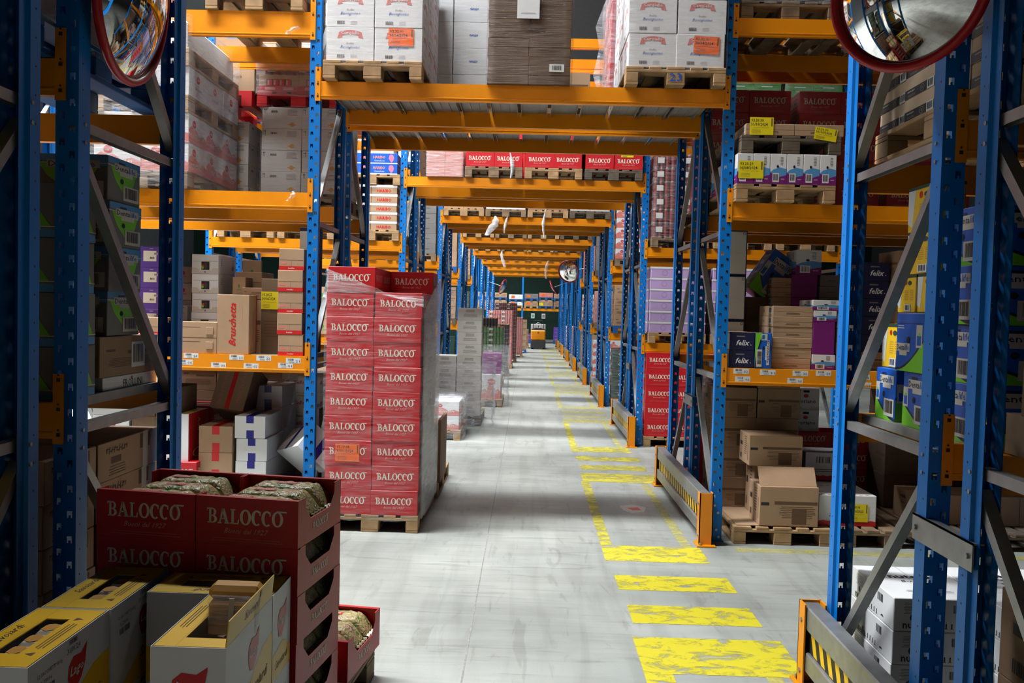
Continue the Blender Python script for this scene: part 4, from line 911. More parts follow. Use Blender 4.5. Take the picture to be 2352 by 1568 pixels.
# ------------------------------------------------------------------ red pallet standing in the tunnel
pallet(-1.27, 7.64, 0, 'wooden pallet under the tall red wrapped stack in the tunnel')
BW_, BH_ = .388, .2035
h = BH_; pass
s = stack('balocco', (BW_, .385, h), (2, 3, 10), (-1.655, 7.04, .145), 'red carton, tall wrapped stack in the tunnel', 'red cartons of the tunnel stack', skip={(1, 0, 9), (1, 1, 9)}, jit=.006)
sticker(s[0, 0, 2], faces(BW_, .385, h)['f'], .09, .03, .2, .145, '03.19.08', '31/01/2024', rot=0)
b = d_tray(.388, .385, .2, .5); 
wrap(-1.655, -.875, 7.04, 8.2, .10, 1.98, 'clear stretch film around the tall red stack in the tunnel', amp=.01, off=.016, seed=9)
# slanting film over the missing top corner
b = MB(); n = 12; V = []
for i in range(n+1):
    t = i/n; x = -1.66+t*.80
    for c in (0, 1, 2): V.append((x, 7.015+.004*c+rnd.uniform(-.004, .004), (2.16-.34*t)*(1-c/2)+(1.98-.02*t)*(c/2) if c else 2.17-.30*t+rnd.uniform(-.006, .006)))
b.add(V+[(x, y+.006, z) for x, y, z in V], [(i*3+c, i*3+c+1, i*3+c+4, i*3+c+3) for i in range(n) for c in (0, 1)]+[(39+i*3+c, 39+i*3+c+1, 39+i*3+c+4, 39+i*3+c+3) for i in range(n) for c in (0, 1)], 'filmthick')
thing('stretch_film', b.mesh('stretch_film', True), 'band of film slanting across the top of the red stack', 'plastic film')
b = MB(); V = [(-.852, 7.03, 1.84), (-.835, 7.5, 2.02), (-.845, 8.19, 2.15), (-.845, 8.19, .12), (-.84, 7.5, .12), (-.852, 7.03, .12)]
b.add(V+[(x+.01, y, z) for x, y, z in V], [(0, 1, 4, 5), (1, 2, 3, 4), (6, 7, 10, 11), (7, 8, 9, 10)], 'filmside'); thing('stretch_film', b, 'film sheet rising along the right side of the red stack', 'plastic film')
# second pallet behind it
pallet(-1.25, 8.98, 0, 'wooden pallet behind the tall red stack in the tunnel', 'wood')
stack('kraft2', (.385, .385, .27), (2, 2, 2), (-1.65, 8.42, .145), 'brown carton behind the tall red stack', 'brown cartons behind the red stack')
b = MB(); b.box(0, .03, 0, .62, 0, .62, 'kraft2'); thing('cardboard_sheet', b, 'upright brown cardboard piece leaning behind the red stack', 'cardboard', (-.86, 8.4, .148))

# pallets further down the left side of the tunnel
pallet(-1.32, 12.7, 0, 'pallet of the low wrapped red and white load on the left side', 'wood', parts=True)
stack('lagored', (.385, .385, .2), (2, 2, 2), (-1.72, 12.15, .145), 'red and white carton in the low wrapped load', 'red and white cartons on the left side')
wrap(-1.72, -.945, 12.15, 12.93, .02, .62, 'bulging film around the low red and white load', m='filmthick', amp=.05, off=.04, seed=12, top=True)
pallet(-1.12, 14.3, 0, 'pallet under the tall grey carton column on the left side', 'wood3', parts=False)
stack('papergrey', (.39, .38, .192), (1, 1, 9), (-1.13, 13.75, .145), 'grey brown carton in the tall single column on the left side', 'grey brown carton column')
stack('papergrey', (.36, .38, .192), (1, 1, 5), (-1.50, 13.75, .145), 'grey brown carton left of the tall single column', 'grey brown lower column')
wrap(-1.50, -.62, 13.72, 14.6, .01, 1.0, 'film hanging loose around the grey brown column', m='filmthick', amp=.07, off=.05, seed=13)
pallet(-.86, 17.0, 0, 'pallet of the wrapped load with a maroon box', 'wood', parts=False)
box('lagored', -1.26, -.5, 16.5, 17.4, .145, .62, 'wrapped red and white carton low beside the aisle', group=None)
box('violet', -1.0, -.5, 16.6, 17.0, .63, 1.02, 'maroon carton on the wrapped load')
wrap(-1.26, -.46, 16.45, 17.5, .03, 1.15, 'draped film around the maroon box load', m='filmthick', amp=.06, off=.06, seed=14)
def canload(x, y, n, design, base, wood='wood', hh=.13, top=None):
    pallet(x, y+.55, 0, 'pallet under '+base, wood, parts=False, group='floor pallets in the tunnel')
    stack(design, (.385, .385, hh), (2, 2, n), (x-.39, y, .145), base+', tray', base)
    wrap(x-.39, x+.385, y, y+.78, .1, .145+n*(hh+.001), 'clear film around '+base, seed=int(y*10))
canload(-.98, 20.6, 10, 'cansgreen', 'green and red cans on the left side'); box('jars', -1.32, -.75, 20.6, 21.2, 1.46, 1.66, 'dark jar pack on the green cans')
canload(-.93, 24.2, 10, 'jars', 'dark jars beyond the green cans', 'wood2')
canload(-.88, 27.2, 13, 'canspink', 'pink and white cans beyond the dark jars')
canload(-.80, 30.5, 15, 'cans', 'maroon cans, tallest load on the left', 'wood2')
canload(-.60, 34.0, 11, 'canspink', 'pale cans near the far end')
pallet(-.45, 38.0, 0, 'blue pallet near the far end', 'bluepal', parts=False); stack('kraft', (.385, .385, .26), (2, 2, 5), (-.83, 37.5, .145), 'brown carton on the blue pallet near the far end', 'brown cartons far end')
pallet(-.35, 42.5, 0, 'wooden pallet last on the left side', 'wood', parts=False); stack('kraft2', (.385, .385, .26), (2, 2, 3), (-.74, 42.0, .145), 'brown carton on the last left pallet', 'brown cartons last pallet')

# ------------------------------------------------------------------ left bay of the second rack row
ZL, G = 1.441, 'goods on the labelled left shelf'
b = DES['kraft'](.1, .1, .1)
def fold_tray(x0, x1, y0, d, z0, h, label):
    w = x1-x0; b = MB(); b.box(-w/2, w/2, 0, d, 0, h, 'kraft', .003)
    for z in (h*.26, h*.72): b.box(w/2-.09, w/2-.03, -.006, 0, z-.03, z+.03, 'kraft', .004); b.box(-w/2+.02, w/2-.14, -.0006, 0, z+.028, z+.031, 'seam')
    b.box(-w/2, w/2, -.0008, 0, h*.5-.0015, h*.5+.0015, 'seam')
    thing('carton', b, label, 'carton', ((x0+x1)/2, y0, z0), group=G)
xa, xc = at(413, 770, 7.1)[0], at(498, 770, 7.1)[0]; fold_tray(xa, xc, 7.1, .38, ZL, .262, 'plain brown folded carton left of the tall upright box')
xa, xc = at(499, 740, 7.1)[0], at(572, 740, 7.1)[0]
o = box('bruschetta', xa, xc, 7.1, 7.52, ZL, ZL+.495, 'tall brown box with red sideways lettering on the labelled shelf', group=G)
stack('loacker', (.208, .36, .1765), (1, 1, 5), (at(636, 800, 7.1)[0], 7.1, ZL), 'brown carton with red strip, leaning column by the post', 'red strip cartons by the left post', jit=.008)
stack('loacker', (.24, .36, .1765), (1, 1, 4), (at(560, 800, 8.0)[0], 7.74, ZL), 'shaded brown carton, red strip, behind the yellow label', 'shaded red strip cartons')
o = box('kraft3', at(600, 700, 7.3)[0], at(639, 700, 7.3)[0]+.03, 7.3, 7.7, ZL, ZL+.64, 'dark carton column with yellow date label', group=G)
sticker(o, faces(.176, .4, .64)['f'], .0, .38, .16, .15, '03.24.22', '30/06/2024', 'stickery')
bb = MB(); fr = faces(.17, .4, .64)['f']; 
stack('display', (.235, .42, .168), (1, 1, 5), (at(440, 700, 7.5)[0], 7.5, ZL), 'white display box with dark window, column on the shelf', 'white display boxes'); 
stack('milka', (.235, .36, .178), (1, 1, 5), (at(318, 700, 7.35)[0], 7.35, ZL), 'purple carton with white label, column on the left shelf', 'purple cartons')
pbox('loacker', 316, 378, 722, 768, 7.12, .2, 'pale carton with red stripe low in front of the purple column', group=G, z0=ZL+.14, z1=ZL+.29); pbox('kraft', 316, 378, 768, 808, 7.12, .2, 'brown carton under the red striped one, left shelf', group=G, z0=ZL, z1=ZL+.139)
pbox('redlogo', 404, 440, 617, 655, 7.9, .15, 'brown carton with red round logo, upper', z0=ZL+.60, z1=ZL+.75, group=G); pbox('redlogo', 404, 440, 655, 700, 7.9, .15, 'brown carton with red round logo, below its twin', z0=ZL+.44, z1=ZL+.595, group=G)
pbox('kraft2', 404, 440, 700, 808, 7.9, .15, 'plain carton carrying the red round logo cartons', z0=ZL, z1=ZL+.435, group=G)
stack('tealbox', (.1, .2, .13), (1, 1, 3), (at(412, 700, 7.62)[0]-.03, 7.62, ZL), 'small cream and red box between white displays and post', 'small cream boxes')
pbox('leafbox', 534, 564, 630, 672, 7.55, .3, 'pale carton with green leaf print', z0=ZL+.50, z1=ZL+.655, group=G); pbox('kraft', 534, 575, 672, 808, 7.55, .3, 'brown carton hidden behind the tall upright box', z0=ZL, z1=ZL+.495, group=G)
pbox('leafbox', 557, 600, 597, 655, 8.05, .03, 'upper brown carton with green leaf print at the back', z0=ZL+.6, z1=ZL+.83, group=G); pbox('kraft2', 557, 600, 655, 808, 7.95, .1, 'brown carton under the leaf print one', z0=ZL, z1=ZL+.595, group=G)
pbox('kraft2', 556, 603, 655, 672, 7.3, .22, 'opened brown carton beside the yellow label', z0=ZL+.46, z1=ZL+.56, group=G); pbox('kraft', 574, 600, 672, 808, 7.3, .22, 'brown carton right of the tall upright box', z0=ZL, z1=ZL+.455, group=G)
pbox('panel', 688, 734, 508, 700, 7.7, .1, 'tall white panel box with red edge behind the left post', z0=ZL, z1=2.56, group=G)
# floor level, left bay
G = 'cartons on the floor under the labelled left shelf'
pallet(-2.32, 7.75, 0, 'pallet under the white and brown taped cartons'); pallet(-3.25, 7.75, 0, 'pallet left of the taped cartons'); pallet(-4.08, 7.75, 0, 'leftmost floor pallet, second row', 'wood2')
x0 = at(541, 1030, 7.2)[0]; z = .145
s = stack('bluetape', (.262, .5, .192), (1, 1, 3), (x0, 7.2, .145), 'white carton with blue tape, front column', 'white blue taped cartons', jit=.008)
o = box('bluetape', x0-.01, x0+.25, 7.2, 7.68, .726, .915, 'white carton with blue tape on top of the front column', group=G)
stack('bluetape', (.262, .45, .195), (1, 1, 5), (at(586, 930, 7.8)[0], 7.75, .145), 'shaded white carton with blue tape, rear column', 'shaded blue taped cartons'); box('bluetape', -2.02, -1.87, 7.72, 8.1, .145, .93, 'tall shaded white carton beside the rear column')
s = stack('redtape', (.288, .4, .225), (1, 1, 3), (at(457, 1040, 7.2)[0], 7.2, .145), 'brown carton with red tape, lower column', 'brown red taped cartons')
def tilted(design, w, d, h, loc, rot, label):
    return thing('carton', des(design, w, d, h), label, 'carton', loc, rot=rot, group=None)
def tri_tape(): pass
m = MB(); m.box(-.15, .15, -.2, .2, 0, .44, 'kraft2', .003); f = faces(.30, .4, .44)
rect(m, f['f'], .13, .17, 0, .44, 'redtape'); text(m, f['f'], 'PRODOTTO FRESCO', .07, .22, .36, 'pinkink', rot=math.pi/2); text(m, f['f'], 'MADE IN SPAIN', .23, .22, .3, 'pinkink', rot=math.pi/2); m.box(.128, .172, -.2012, -.1, -.001, 0, 'redtape')
thing('carton', m, 'big brown carton with red tape tipped onto another', 'carton', (-2.62, 7.62, .86), rot=(-.42, .12, -.05))
m, f = carton(.34, .5, .25, 'white', 'greyink'); rect(m, f['f'], .14, .205, 0, .25, 'bluetape'); rect(m, f['l'], .2, .265, 0, .25, 'bluetape'); rect(m, f['t'], .14, .205, 0, .5, 'bluetape')
thing('carton', m, 'white carton with blue tape tipped on its corner by the post', 'carton', (-1.93, 7.34, .52), rot=(-.32, .74, .42))
box('roll', at(372, 1010, 7.15)[0], at(433, 1010, 7.15)[0], 7.15, 7.6, .52, .925, 'tall white box with red sideways lettering behind the near post', group=G)
for i, zz in enumerate((.145, .335)): box('balocco', -3.05, -2.75, 7.12, 7.5, zz, zz+.188, 'red carton under the tall white box, '+('lower', 'upper')[i], group=G)
stack('balocco', (.39, .39, .26), (2, 1, 3), (-3.62, 7.7, .145), 'red carton in the dim rear of the left floor bay', 'dim red cartons')
stack('lagowhite', (.31, .38, .25), (1, 1, 4), (at(212, 930, 7.15)[0], 7.15, .145), 'white carton with red oval logo, left floor bay', 'white oval logo cartons')
stack('kraft3', (.2, .38, .25), (2, 1, 4), (at(302, 930, 7.15)[0], 7.15, .145), 'dull brown carton right of the white oval logo cartons', 'dull brown cartons')
stack('kellogg', (.26, .3, .20), (2, 1, 6), (-2.32, 8.35, .0), 'cereal carton in the shaded rear of the left floor bay', 'cereal cartons'); stack('kraft', (.2, .3, .24), (3, 1, 5), (-3.0, 8.35, 0), 'brown carton at the shaded rear of the left floor bay', 'rear brown cartons')
stack('kellogg', (.36, .3, .06), (1, 1, 2), (-2.02, 8.35, 1.30), 'white and red cereal box right of the left post', 'cereal boxes')
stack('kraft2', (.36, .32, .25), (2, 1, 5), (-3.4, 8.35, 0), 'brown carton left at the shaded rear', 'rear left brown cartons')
# level at 2.79
ZM = 2.792
def lagostack(xr, y0, base):
    pallet(xr-.4, y0+.6, ZM, 'pallet under '+base, 'wood2'); stack('lagored', (.39, .39, .235), (2, 3, 2), (xr-.785, y0+.01, ZM+.145), 'red printed white carton, '+base, base)
    z = ZM+.145+.474; pallet(xr-.4, y0+.6, z, 'middle pallet in '+base, 'wood'); stack('lagowhite', (.39, .39, .235), (2, 3, 1), (xr-.785, y0+.01, z+.145), 'plain printed carton, middle of '+base, base+' middle')
    z += .145+.237; pallet(xr-.4, y0+.6, z, 'upper pallet in '+base, 'wood'); o = box('sheet', xr-.78, xr-.03, y0+.03, y0+1.15, z+.145, z+.145+.23, 'white sheeted load on top of '+base)
    wrap(xr-.79, xr-.01, y0, y0+1.2, ZM+.02, z+.41, 'film around '+base, m='filmthick', amp=.012, seed=21)
    return z
zz = lagostack(-2.82, 7.03, 'the leaning white stack, left bay')
box('kraft', -3.62, -3.1, 7.04, 7.3, 3.6, 3.9, 'carton with orange date label behind the near post')
stack('arrow', (.385, .385, .205), (2, 2, 4), (at(600, 400, 8.31)[0], 8.31, ZM+.145), 'grey carton with arrow marks, wrapped stack left of tunnel', 'grey arrow cartons')
xx = at(600, 400, 8.31)[0]
pallet(xx+.39, 8.9, ZM, 'pallet under the grey arrow cartons', 'wood2'); wrap(xx, xx+.775, 8.31, 9.09, ZM+.1, 3.77, 'clear film around the grey arrow cartons', seed=22)
zr = ZM+.145+.826; pallet(xx+.35, 8.9, zr, 'red pallet on the grey arrow cartons', 'redpal')
stack('pullman', (.385, .385, .16), (2, 2, 1), (xx-.04, 8.31, zr+.145), 'tray of red cans on the red pallet', 'tomato can trays')
stack('cans', (.3, .3, .1), (2, 1, 1), (xx, 8.35, zr+.31), 'row of small red cans above the trays', 'red cans'); wrap(xx-.04, xx+.74, 8.31, 9.1, zr+.1, zr+.46, 'crumpled film around the red can trays', m='filmthick', amp=.05, seed=23, top=True)
pallet(xx-.5, 8.9, zr, 'red pallet left of the can trays', 'redpal', parts=False)
stack('cornbox', (.38, .38, .27), (1, 2, 2), (xx-.46, 8.31, zr+.145), 'brown cereal carton on the left red pallet', 'cereal cartons rear'); stack('arrow', (.385, .385, .205), (2, 2, 4), (xx-.9, 8.31, ZM+.0), 'grey carton under the left red pallet', 'grey cartons left')
pallet(-2.3, 7.65, 4.26, 'pallet seen from below on the upper left beams', 'wood', group='upper left pallets'); pallet(-3.6, 7.65, 4.26, 'second pallet seen from below on the upper left beams', 'wood2')
stack('kraft', (.385, .385, .3), (2, 2, 2), (-2.68, 7.1, 4.405), 'brown carton on the upper left beams', 'upper brown cartons'); stack('salmon', (.385, .385, .3), (2, 2, 2), (-4.0, 7.1, 4.405), 'pink wrapped carton on the upper left beams', 'upper pink cartons')

# ------------------------------------------------------------------ right bay of the second rack row
pal = pallet(2.13, 7.62, 0, 'worn floor pallet under the brown cartons, right bay'); pallet(3.03, 7.62, 0, 'floor pallet under the white and red box, right bay', 'wood2'); pallet(3.9, 7.62, 0, 'rightmost floor pallet, second row', 'wood3')
G = 'cartons on the right floor pallets'
b = MB(); b.box(-.26, .26, -.5, .5, 0, .006, 'kraft'); thing('cardboard_sheet', b, 'flat cardboard sheet lying on the worn floor pallet', 'cardboard', (2.02, 7.56, .1455))
x0 = at(1650, 1050, 7.7)[0]
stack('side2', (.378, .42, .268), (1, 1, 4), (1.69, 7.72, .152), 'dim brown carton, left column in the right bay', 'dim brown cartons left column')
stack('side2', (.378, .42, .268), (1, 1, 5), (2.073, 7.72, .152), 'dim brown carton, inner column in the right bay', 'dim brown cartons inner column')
o = pbox('side', 1745, 1880, 1118, 1212, 7.05, .34, 'opened brown carton at the front of the worn pallet', z0=.152, z1=.475, group=G)
f = MB(); f.box(-.235, .235, 0, .004, 0, .17, 'kraft', .001); fo = obj('flap', f, o, (0, -.13, .324), rot=(-.55, 0, 0)); fo['label'] = 'raised top flap'
pbox('side', 1720, 1842, 1038, 1105, 7.3, .34, 'brown carton balanced above the opened one', z0=.60, z1=.86, group=G)
pbox('side', 1730, 1835, 1105, 1200, 7.42, .28, 'brown carton beneath the balanced one', z0=.152, z1=.598, group=G)
o = pbox('kinder', 1880, 2012, 1150, 1212, 7.15, .75, 'long white and red box with yellow date label', z0=.146, z1=.40, group=G)
sticker(o, faces(.47, .75, .254)['f'], .245, .035, .16, .15, '03.18.06', '31/10/2023', 'stickery')
pbox('kinder', 1849, 1950, 1052, 1115, 7.75, .3, 'white and red box stacked at the back', z0=.41, z1=.66, group=G); box('kinder', 2.46, 2.83, 7.92, 8.1, .146, .408, 'white box supporting the rear white and red one', group=G)
stack('tray', (.39, .39, .15), (2, 1, 1), (2.58, 8.38, .604), 'dark red open tray on the rear stack, right bay', 'dark red trays'); stack('balocco', (.39, .39, .2), (2, 2, 3), (2.58, 8.38, .0), 'dark red carton in the shaded rear stack', 'dark red cartons')
for i, (x, z) in enumerate(((2.74, 1.22), (2.74, 1.22))): pass
stack('doriano', (.245, .28, .21), (1, 1, 2), (2.615, 8.42, .76), 'white box with black lettering and red oval', 'white black lettered boxes')
stack('cans', (.3, .3, .2), (2, 2, 2), (1.76, 8.35, .97), 'wrapped jar tray in the dim left corner of the right bay', 'wrapped jar trays'); stack('balocco', (.385, .385, .24), (2, 2, 4), (1.7, 8.34, 0), 'red carton at the rear left of the right floor bay', 'rear left red cartons'); wrap(1.76, 2.36, 8.34, 8.96, .97, 1.37, 'shiny film around the jar trays', m='filmthick', seed=31)
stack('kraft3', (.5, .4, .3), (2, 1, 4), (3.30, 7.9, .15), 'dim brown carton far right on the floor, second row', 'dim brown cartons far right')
stack('nutbrown', (.45, .38, .25), (3, 1, 1), (3.3, 7.3, .146), 'brown carton with dark lettering on the right floor pallets', 'brown lettered cartons')
# labelled shelf, right
ZR = 1.441; G = 'goods on the labelled right shelf'
xa = at(1675, 800, 7.1)[0]; stack('felix', (.205, .38, .146), (1, 1, 2), (xa, 7.1, ZR), 'navy carton with white script at the left end of the shelf', 'navy script cartons', jit=.003)
xb = xa+.212; o = thing('carton', des('dental', .29, .36, .135), 'blue and green carton standing on end beside the navy ones', 'carton', (xb, 7.28, ZR+.145), group=G, rot=(0, math.pi/2, 0)); o.rotation_euler = (0, math.pi/2, 0)
for i in range(3): pbox('panel', 1677, 1716, 531, 630, 7.5, .12, 'tall white and navy box, %s of three in a column' % ('lowest', 'middle', 'topmost')[i], z0=ZR+i*.39, z1=ZR+i*.39+.385, group='white navy boxes')
stack('felix', (.2, .3, .15), (1, 1, 6), (1.72, 7.66, ZR+0.0), 'navy carton behind the left end, column', 'rear navy cartons')
xf = at(1773, 780, 7.15)[0]; stack('flat', (.33, .42, .0855), (1, 1, 6), (xf, 7.15, ZR), 'flat brown carton, lit pile on the labelled shelf', 'flat brown cartons, front pile')
stack('flat', (.33, .4, .085), (1, 1, 9), (at(1775, 640, 7.62)[0], 7.62, ZR), 'flat brown carton, dim pile behind the lit one', 'flat brown cartons, rear pile')
xw = xf+.335; box('whitepurple', xw, xw+.19, 7.15, 7.55, ZR, ZR+.125, 'white box under the purple one', group=G); box('violet', xw, xw+.18, 7.15, 7.55, ZR+.126, ZR+.40, 'purple box right of the lit brown pile', group=G); box('whitepurple', xw, xw+.19, 7.15, 7.55, ZR+.401, ZR+.49, 'white box on the purple one', group=G); box('whitepurple', xw-.01, xw+.23, 7.15, 7.5, ZR+.491, ZR+.575, 'white box topping the purple column', group=G)
stack('greybox', (.17, .38, .115), (1, 1, 4), (xw+.2, 7.15, ZR), 'grey tray right of the purple column', 'grey trays'); stack('violet', (.22, .3, .2), (1, 1, 4), (xw-.05, 7.6, ZR), 'dark purple carton at the back of the shelf', 'dark purple cartons'); stack('greybox', (.2, .3, .1), (1, 1, 8), (xw+.2, 7.62, ZR), 'dim grey tray at the back of the shelf', 'dim grey trays')
box('whitepurple', xw-.02, xw+.2, 7.6, 7.9, ZR+.805, ZR+1.02, 'white box at the back beside the dim pile', group=G)
thing('carton', des('dental', .26, .3, .42), 'blue carton tipped at the back of the shelf', 'carton', (xa+.42, 7.95, ZR+.62), rot=(0, .6, 0)); stack('kraft3', (.5, .3, .3), (1, 1, 2), (xa+.22, 7.75, ZR), 'dark brown carton under the tipped blue one', 'dark brown cartons')
stack('felix', (.22, .38, .15), (1, 1, 5), (at(1976, 800, 7.3)[0], 7.3, ZR+.15), 'navy script carton right of the near post', 'navy script cartons right'); box('kraft', at(1976, 800, 7.3)[0], at(1976, 800, 7.3)[0]+.24, 7.3, 7.68, ZR, ZR+.149, 'brown carton under the right navy column'); stack('kraft2', (.4, .4, .25), (3, 1, 4), (3.05, 7.2, ZR), 'dull carton at the right end of the shelf', 'dull cartons right end')
# level 2.79 right
xp = at(1690, 440, 7.0)[0]
pallet(xp+.4, 7.6, ZM, 'wooden pallet under the white and purple boxes'); o = stack('whitepurple', (.13, .385, .24), (6, 3, 1), (xp+.01, 7.0, ZM+.145), 'white and purple box', 'white purple boxes') if False else None
W6 = ['leftmost', 'second', 'third', 'fourth', 'fifth', 'rightmost']; s6 = []
for i in range(6):
    for j in range(3): s6.append(box('whitepurple', xp+.005+i*.1325, xp+.005+i*.1325+.13, 7.0+j*.39, 7.385+j*.39, ZM+.145, ZM+.385, 'white and purple box, %s of six, %s rank' % (W6[i], YN[3][j]), group='white and purple boxes'))
sticker(s6[0], faces(.13, .385, .24)['f'], .01, .04, .20, .14, '03.20.29', '16/08/2024', 'stickery')
zq = ZM+.388; pallet(xp+.43, 7.6, zq, 'grey weathered pallet on the white and purple boxes', 'wood3')
s = stack('flat', (.39, .39, .09), (2, 3, 1), (xp+.06, 7.0, zq+.145), 'flat brown carton on the weathered pallet', 'flat cartons on weathered pallet')
sticker(s[0, 0, 0], faces(.39, .39, .09)['f'], .03, .0, .19, .14, '03.20.30', '31/10/2024', 'stickery'); sticker(s[1, 0, 0], faces(.39, .39, .09)['f'], .15, -.02, .18, .10, '03.20.30', '31/10/2024', 'stickery', rot=-.15)
for i, x in enumerate((1.66, 2.52, 3.38)):
    pallet(x+.4, 8.9, ZM, 'pallet under the red stack, upper right bay, '+XN[3][i], 'wood2', parts=False); stack('balocco', (.39, .39, .215), (2, 2, 5), (x, 8.3, ZM+.145), 'red carton in the upper right bay, %s pallet' % XN[3][i], 'red cartons upper right %d' % i)
    wrap(x, x+.785, 8.3, 9.09, ZM+.1, 4.03, 'film around the %s red stack in the upper right bay' % XN[3][i], seed=40+i)
    pallet(x+.4, 7.7, 4.28, 'pallet on the top right beams, '+XN[3][i], 'wood2', group='top right pallets'); stack('gallo' if i < 2 else 'kraft2', (.385, .385, .2), (2, 2, 2), (x+.01, 7.1, 4.425), 'dark wrapped carton on the top right beams, '+XN[3][i], 'dark wrapped cartons %d' % i)
    wrap(x+.01, x+.79, 7.1, 7.88, 4.4, 4.85, 'glossy film around dark cartons, top right, '+XN[3][i], m='filmthick', amp=.015, seed=50+i)
    pallet(x+.4, 8.9, 4.5, 'rear pallet on the top right beams, '+XN[3][i], 'wood3', parts=False, group='top right pallets')

# ------------------------------------------------------------------ third rack row and beyond, beside the tunnel
Y2 = rowy(2)
def bayload(k, xl, z, design, size, n, desc, wood='wood', film_=True, y=None, dy=0, pal=True):
    y = rowy(k)-.06 if y is None else y; k_ = ROWN[k]
    if pal: pallet(xl+.4, y+.6, z, 'pallet under %s, %s rack row' % (desc, k_), wood, parts=k <= 2, group='bay pallets')
    zz = z+(.145 if pal else .001)
    st = stack(design, size, n, (xl+.4-(size[0]+.003)*n[0]/2, y+.02, zz), desc+', '+k_+' row', desc)
    if film_: wrap(xl+.4-(size[0]+.003)*n[0]/2, xl+.4+(size[0]+.003)*n[0]/2, y+.02, y+.02+(size[1]+.003)*n[1], z+.08, zz+n[2]*(size[2]+.001), 'film around %s, %s row' % (desc, k_), seed=int(xl*100) % 97)
    return st
ZB = 2.792
# left bay, third row: sweets
bayload(2, -2.64, ZB, 'haribo', (.36, .36, .125), (2, 2, 5), 'brown and white sweet tray left of tunnel', film_=False)
pallet(-2.24, Y2+.54, ZB+.145+.631, 'pallet carrying the blue sweet cartons', 'wood'); stack('hariboblue', (.385, .385, .145), (2, 2, 2), (-2.66, Y2-.04, ZB+.145+.631+.145), 'blue sweet carton on the pallet left of tunnel', 'blue sweet cartons')
bayload(2, -3.55, ZB, 'arrow', (.385, .385, .22), (2, 2, 3), 'grey carton left of the sweets'); bayload(2, -4.4, ZB, 'cornbox', (.385, .385, .26), (2, 2, 4), 'brown cereal carton left end')
for i, (x, dn, cn) in enumerate(((-2.65, 'kraft', 'brown carton'), (-3.5, 'kellogg', 'cereal carton'), (-4.4, 'cornbox', 'window print carton'))):
    bayload(2, x, 4.59, dn, (.385, .385, .25), (2, 2, 5), cn+' on the upper level')
    bayload(2, x, 1.46, ['kraft2', 'leafbox', 'redlogo'][i], (.385, .385, .22), (2, 2, 3), ['dull brown carton', 'leaf print carton', 'red logo carton'][i]+' on the low level', film_=False, pal=False)
    bayload(2, x, 0, ['balocco', 'kraft', 'lagored'][i], (.385, .385, .22), (2, 2, 4), ['red carton', 'brown carton', 'red white carton'][i]+' on the floor, left bay')
# right bay, third row
bayload(2, 1.66, 0, 'balocco', (.39, .39, .235), (2, 3, 5), 'red carton on the floor, right of tunnel', film_=False)
bayload(2, 2.52, 0, 'balocco', (.39, .39, .235), (2, 2, 5), 'red carton on the floor, second pallet, right bay', 'wood2'); 
for j in range(5): box('tray', 1.662, 1.69, Y2-.02, Y2+.3, .145+j*.236, .145+j*.236+.2, 'red tray edge beside the right floor stack, %s' % ORD[j]) if False else None
bayload(2, 1.68, 1.46, 'lilac', (.385, .385, .152), (2, 2, 6), 'lilac carton with white rim, low level', film_=False)
bayload(2, 2.55, 1.46, 'lilac', (.385, .385, .152), (2, 2, 6), 'lilac carton, second pile, low level', film_=False)
bayload(2, 1.68, ZB, 'cans', (.385, .385, .19), (2, 2, 6), 'maroon jar tray in shiny film, middle level', 'wood2')
bayload(2, 2.55, ZB, 'salmon', (.385, .385, .25), (2, 2, 4), 'pink carton, middle level'); bayload(2, 3.42, ZB, 'kraft', (.385, .385, .25), (2, 2, 4), 'brown carton, middle level right end')
for i, (x, dn, cn) in enumerate(((1.68, 'greybox', 'grey carton'), (2.62, 'greenpack', 'green carton'), (3.46, 'greenpack', 'green carton, outer'))):
    bayload(2, x, 4.59, dn, (.385, .385, .16), (2, 2, 6), cn+' on the upper level, right bay')
# fourth row onwards
FILL = [('kraft', 'brown carton'), ('salmon', 'pink carton'), ('whitebox', 'white carton'), ('gallogreen', 'dark green carton'), ('lagored', 'red white carton'), ('kraft2', 'dull carton'), ('cans', 'jar tray'), ('cornbox', 'cereal carton'), ('greybox', 'grey carton'), ('kellogg', 'cream carton')]
q = 0
for k in range(3, 6):
    for side, xs in (('left', (-2.66, -3.53)), ('right', (1.68, 2.55))):
        for li, z in enumerate((0, 1.46, 2.79, 4.59)):
            for i, x in enumerate(xs):
                if k > 3 and (i or li == 3): continue
                q += 1; dn, cn = FILL[(q*7+k) % 10]
                if side == 'right' and li == 0 and k == 3: dn, cn = 'gallogreen', 'dark green carton'
                hh = .2 if li != 3 else .25; nz = {0: 5, 1: 4, 2: 5, 3: 4}[li]
                if dn == 'cans': hh = .16
                bayload(k, x, z, dn, (.385, .385, hh), (2, 1, nz), '%s, %s bay, %s level, %s' % (cn, side, ['floor', 'low', 'middle', 'upper'][li], ['inner', 'outer'][i]), ['wood', 'wood2', 'wood3', 'bluepal'][q % 4], film_=q % 3 == 0)
for k in (6, 7, 8):
    for side, x in (('left', -2.66), ('right', 1.68)):
        for li, z in enumerate((0, 1.46)):
            dn, cn = FILL[(k*3+li+(side == 'left')) % 10]
            if li == 0: bayload(k, x, z, dn, (.385, .385, .2), (2, 1, 5), '%s, %s bay, floor' % (cn, side), film_=False)
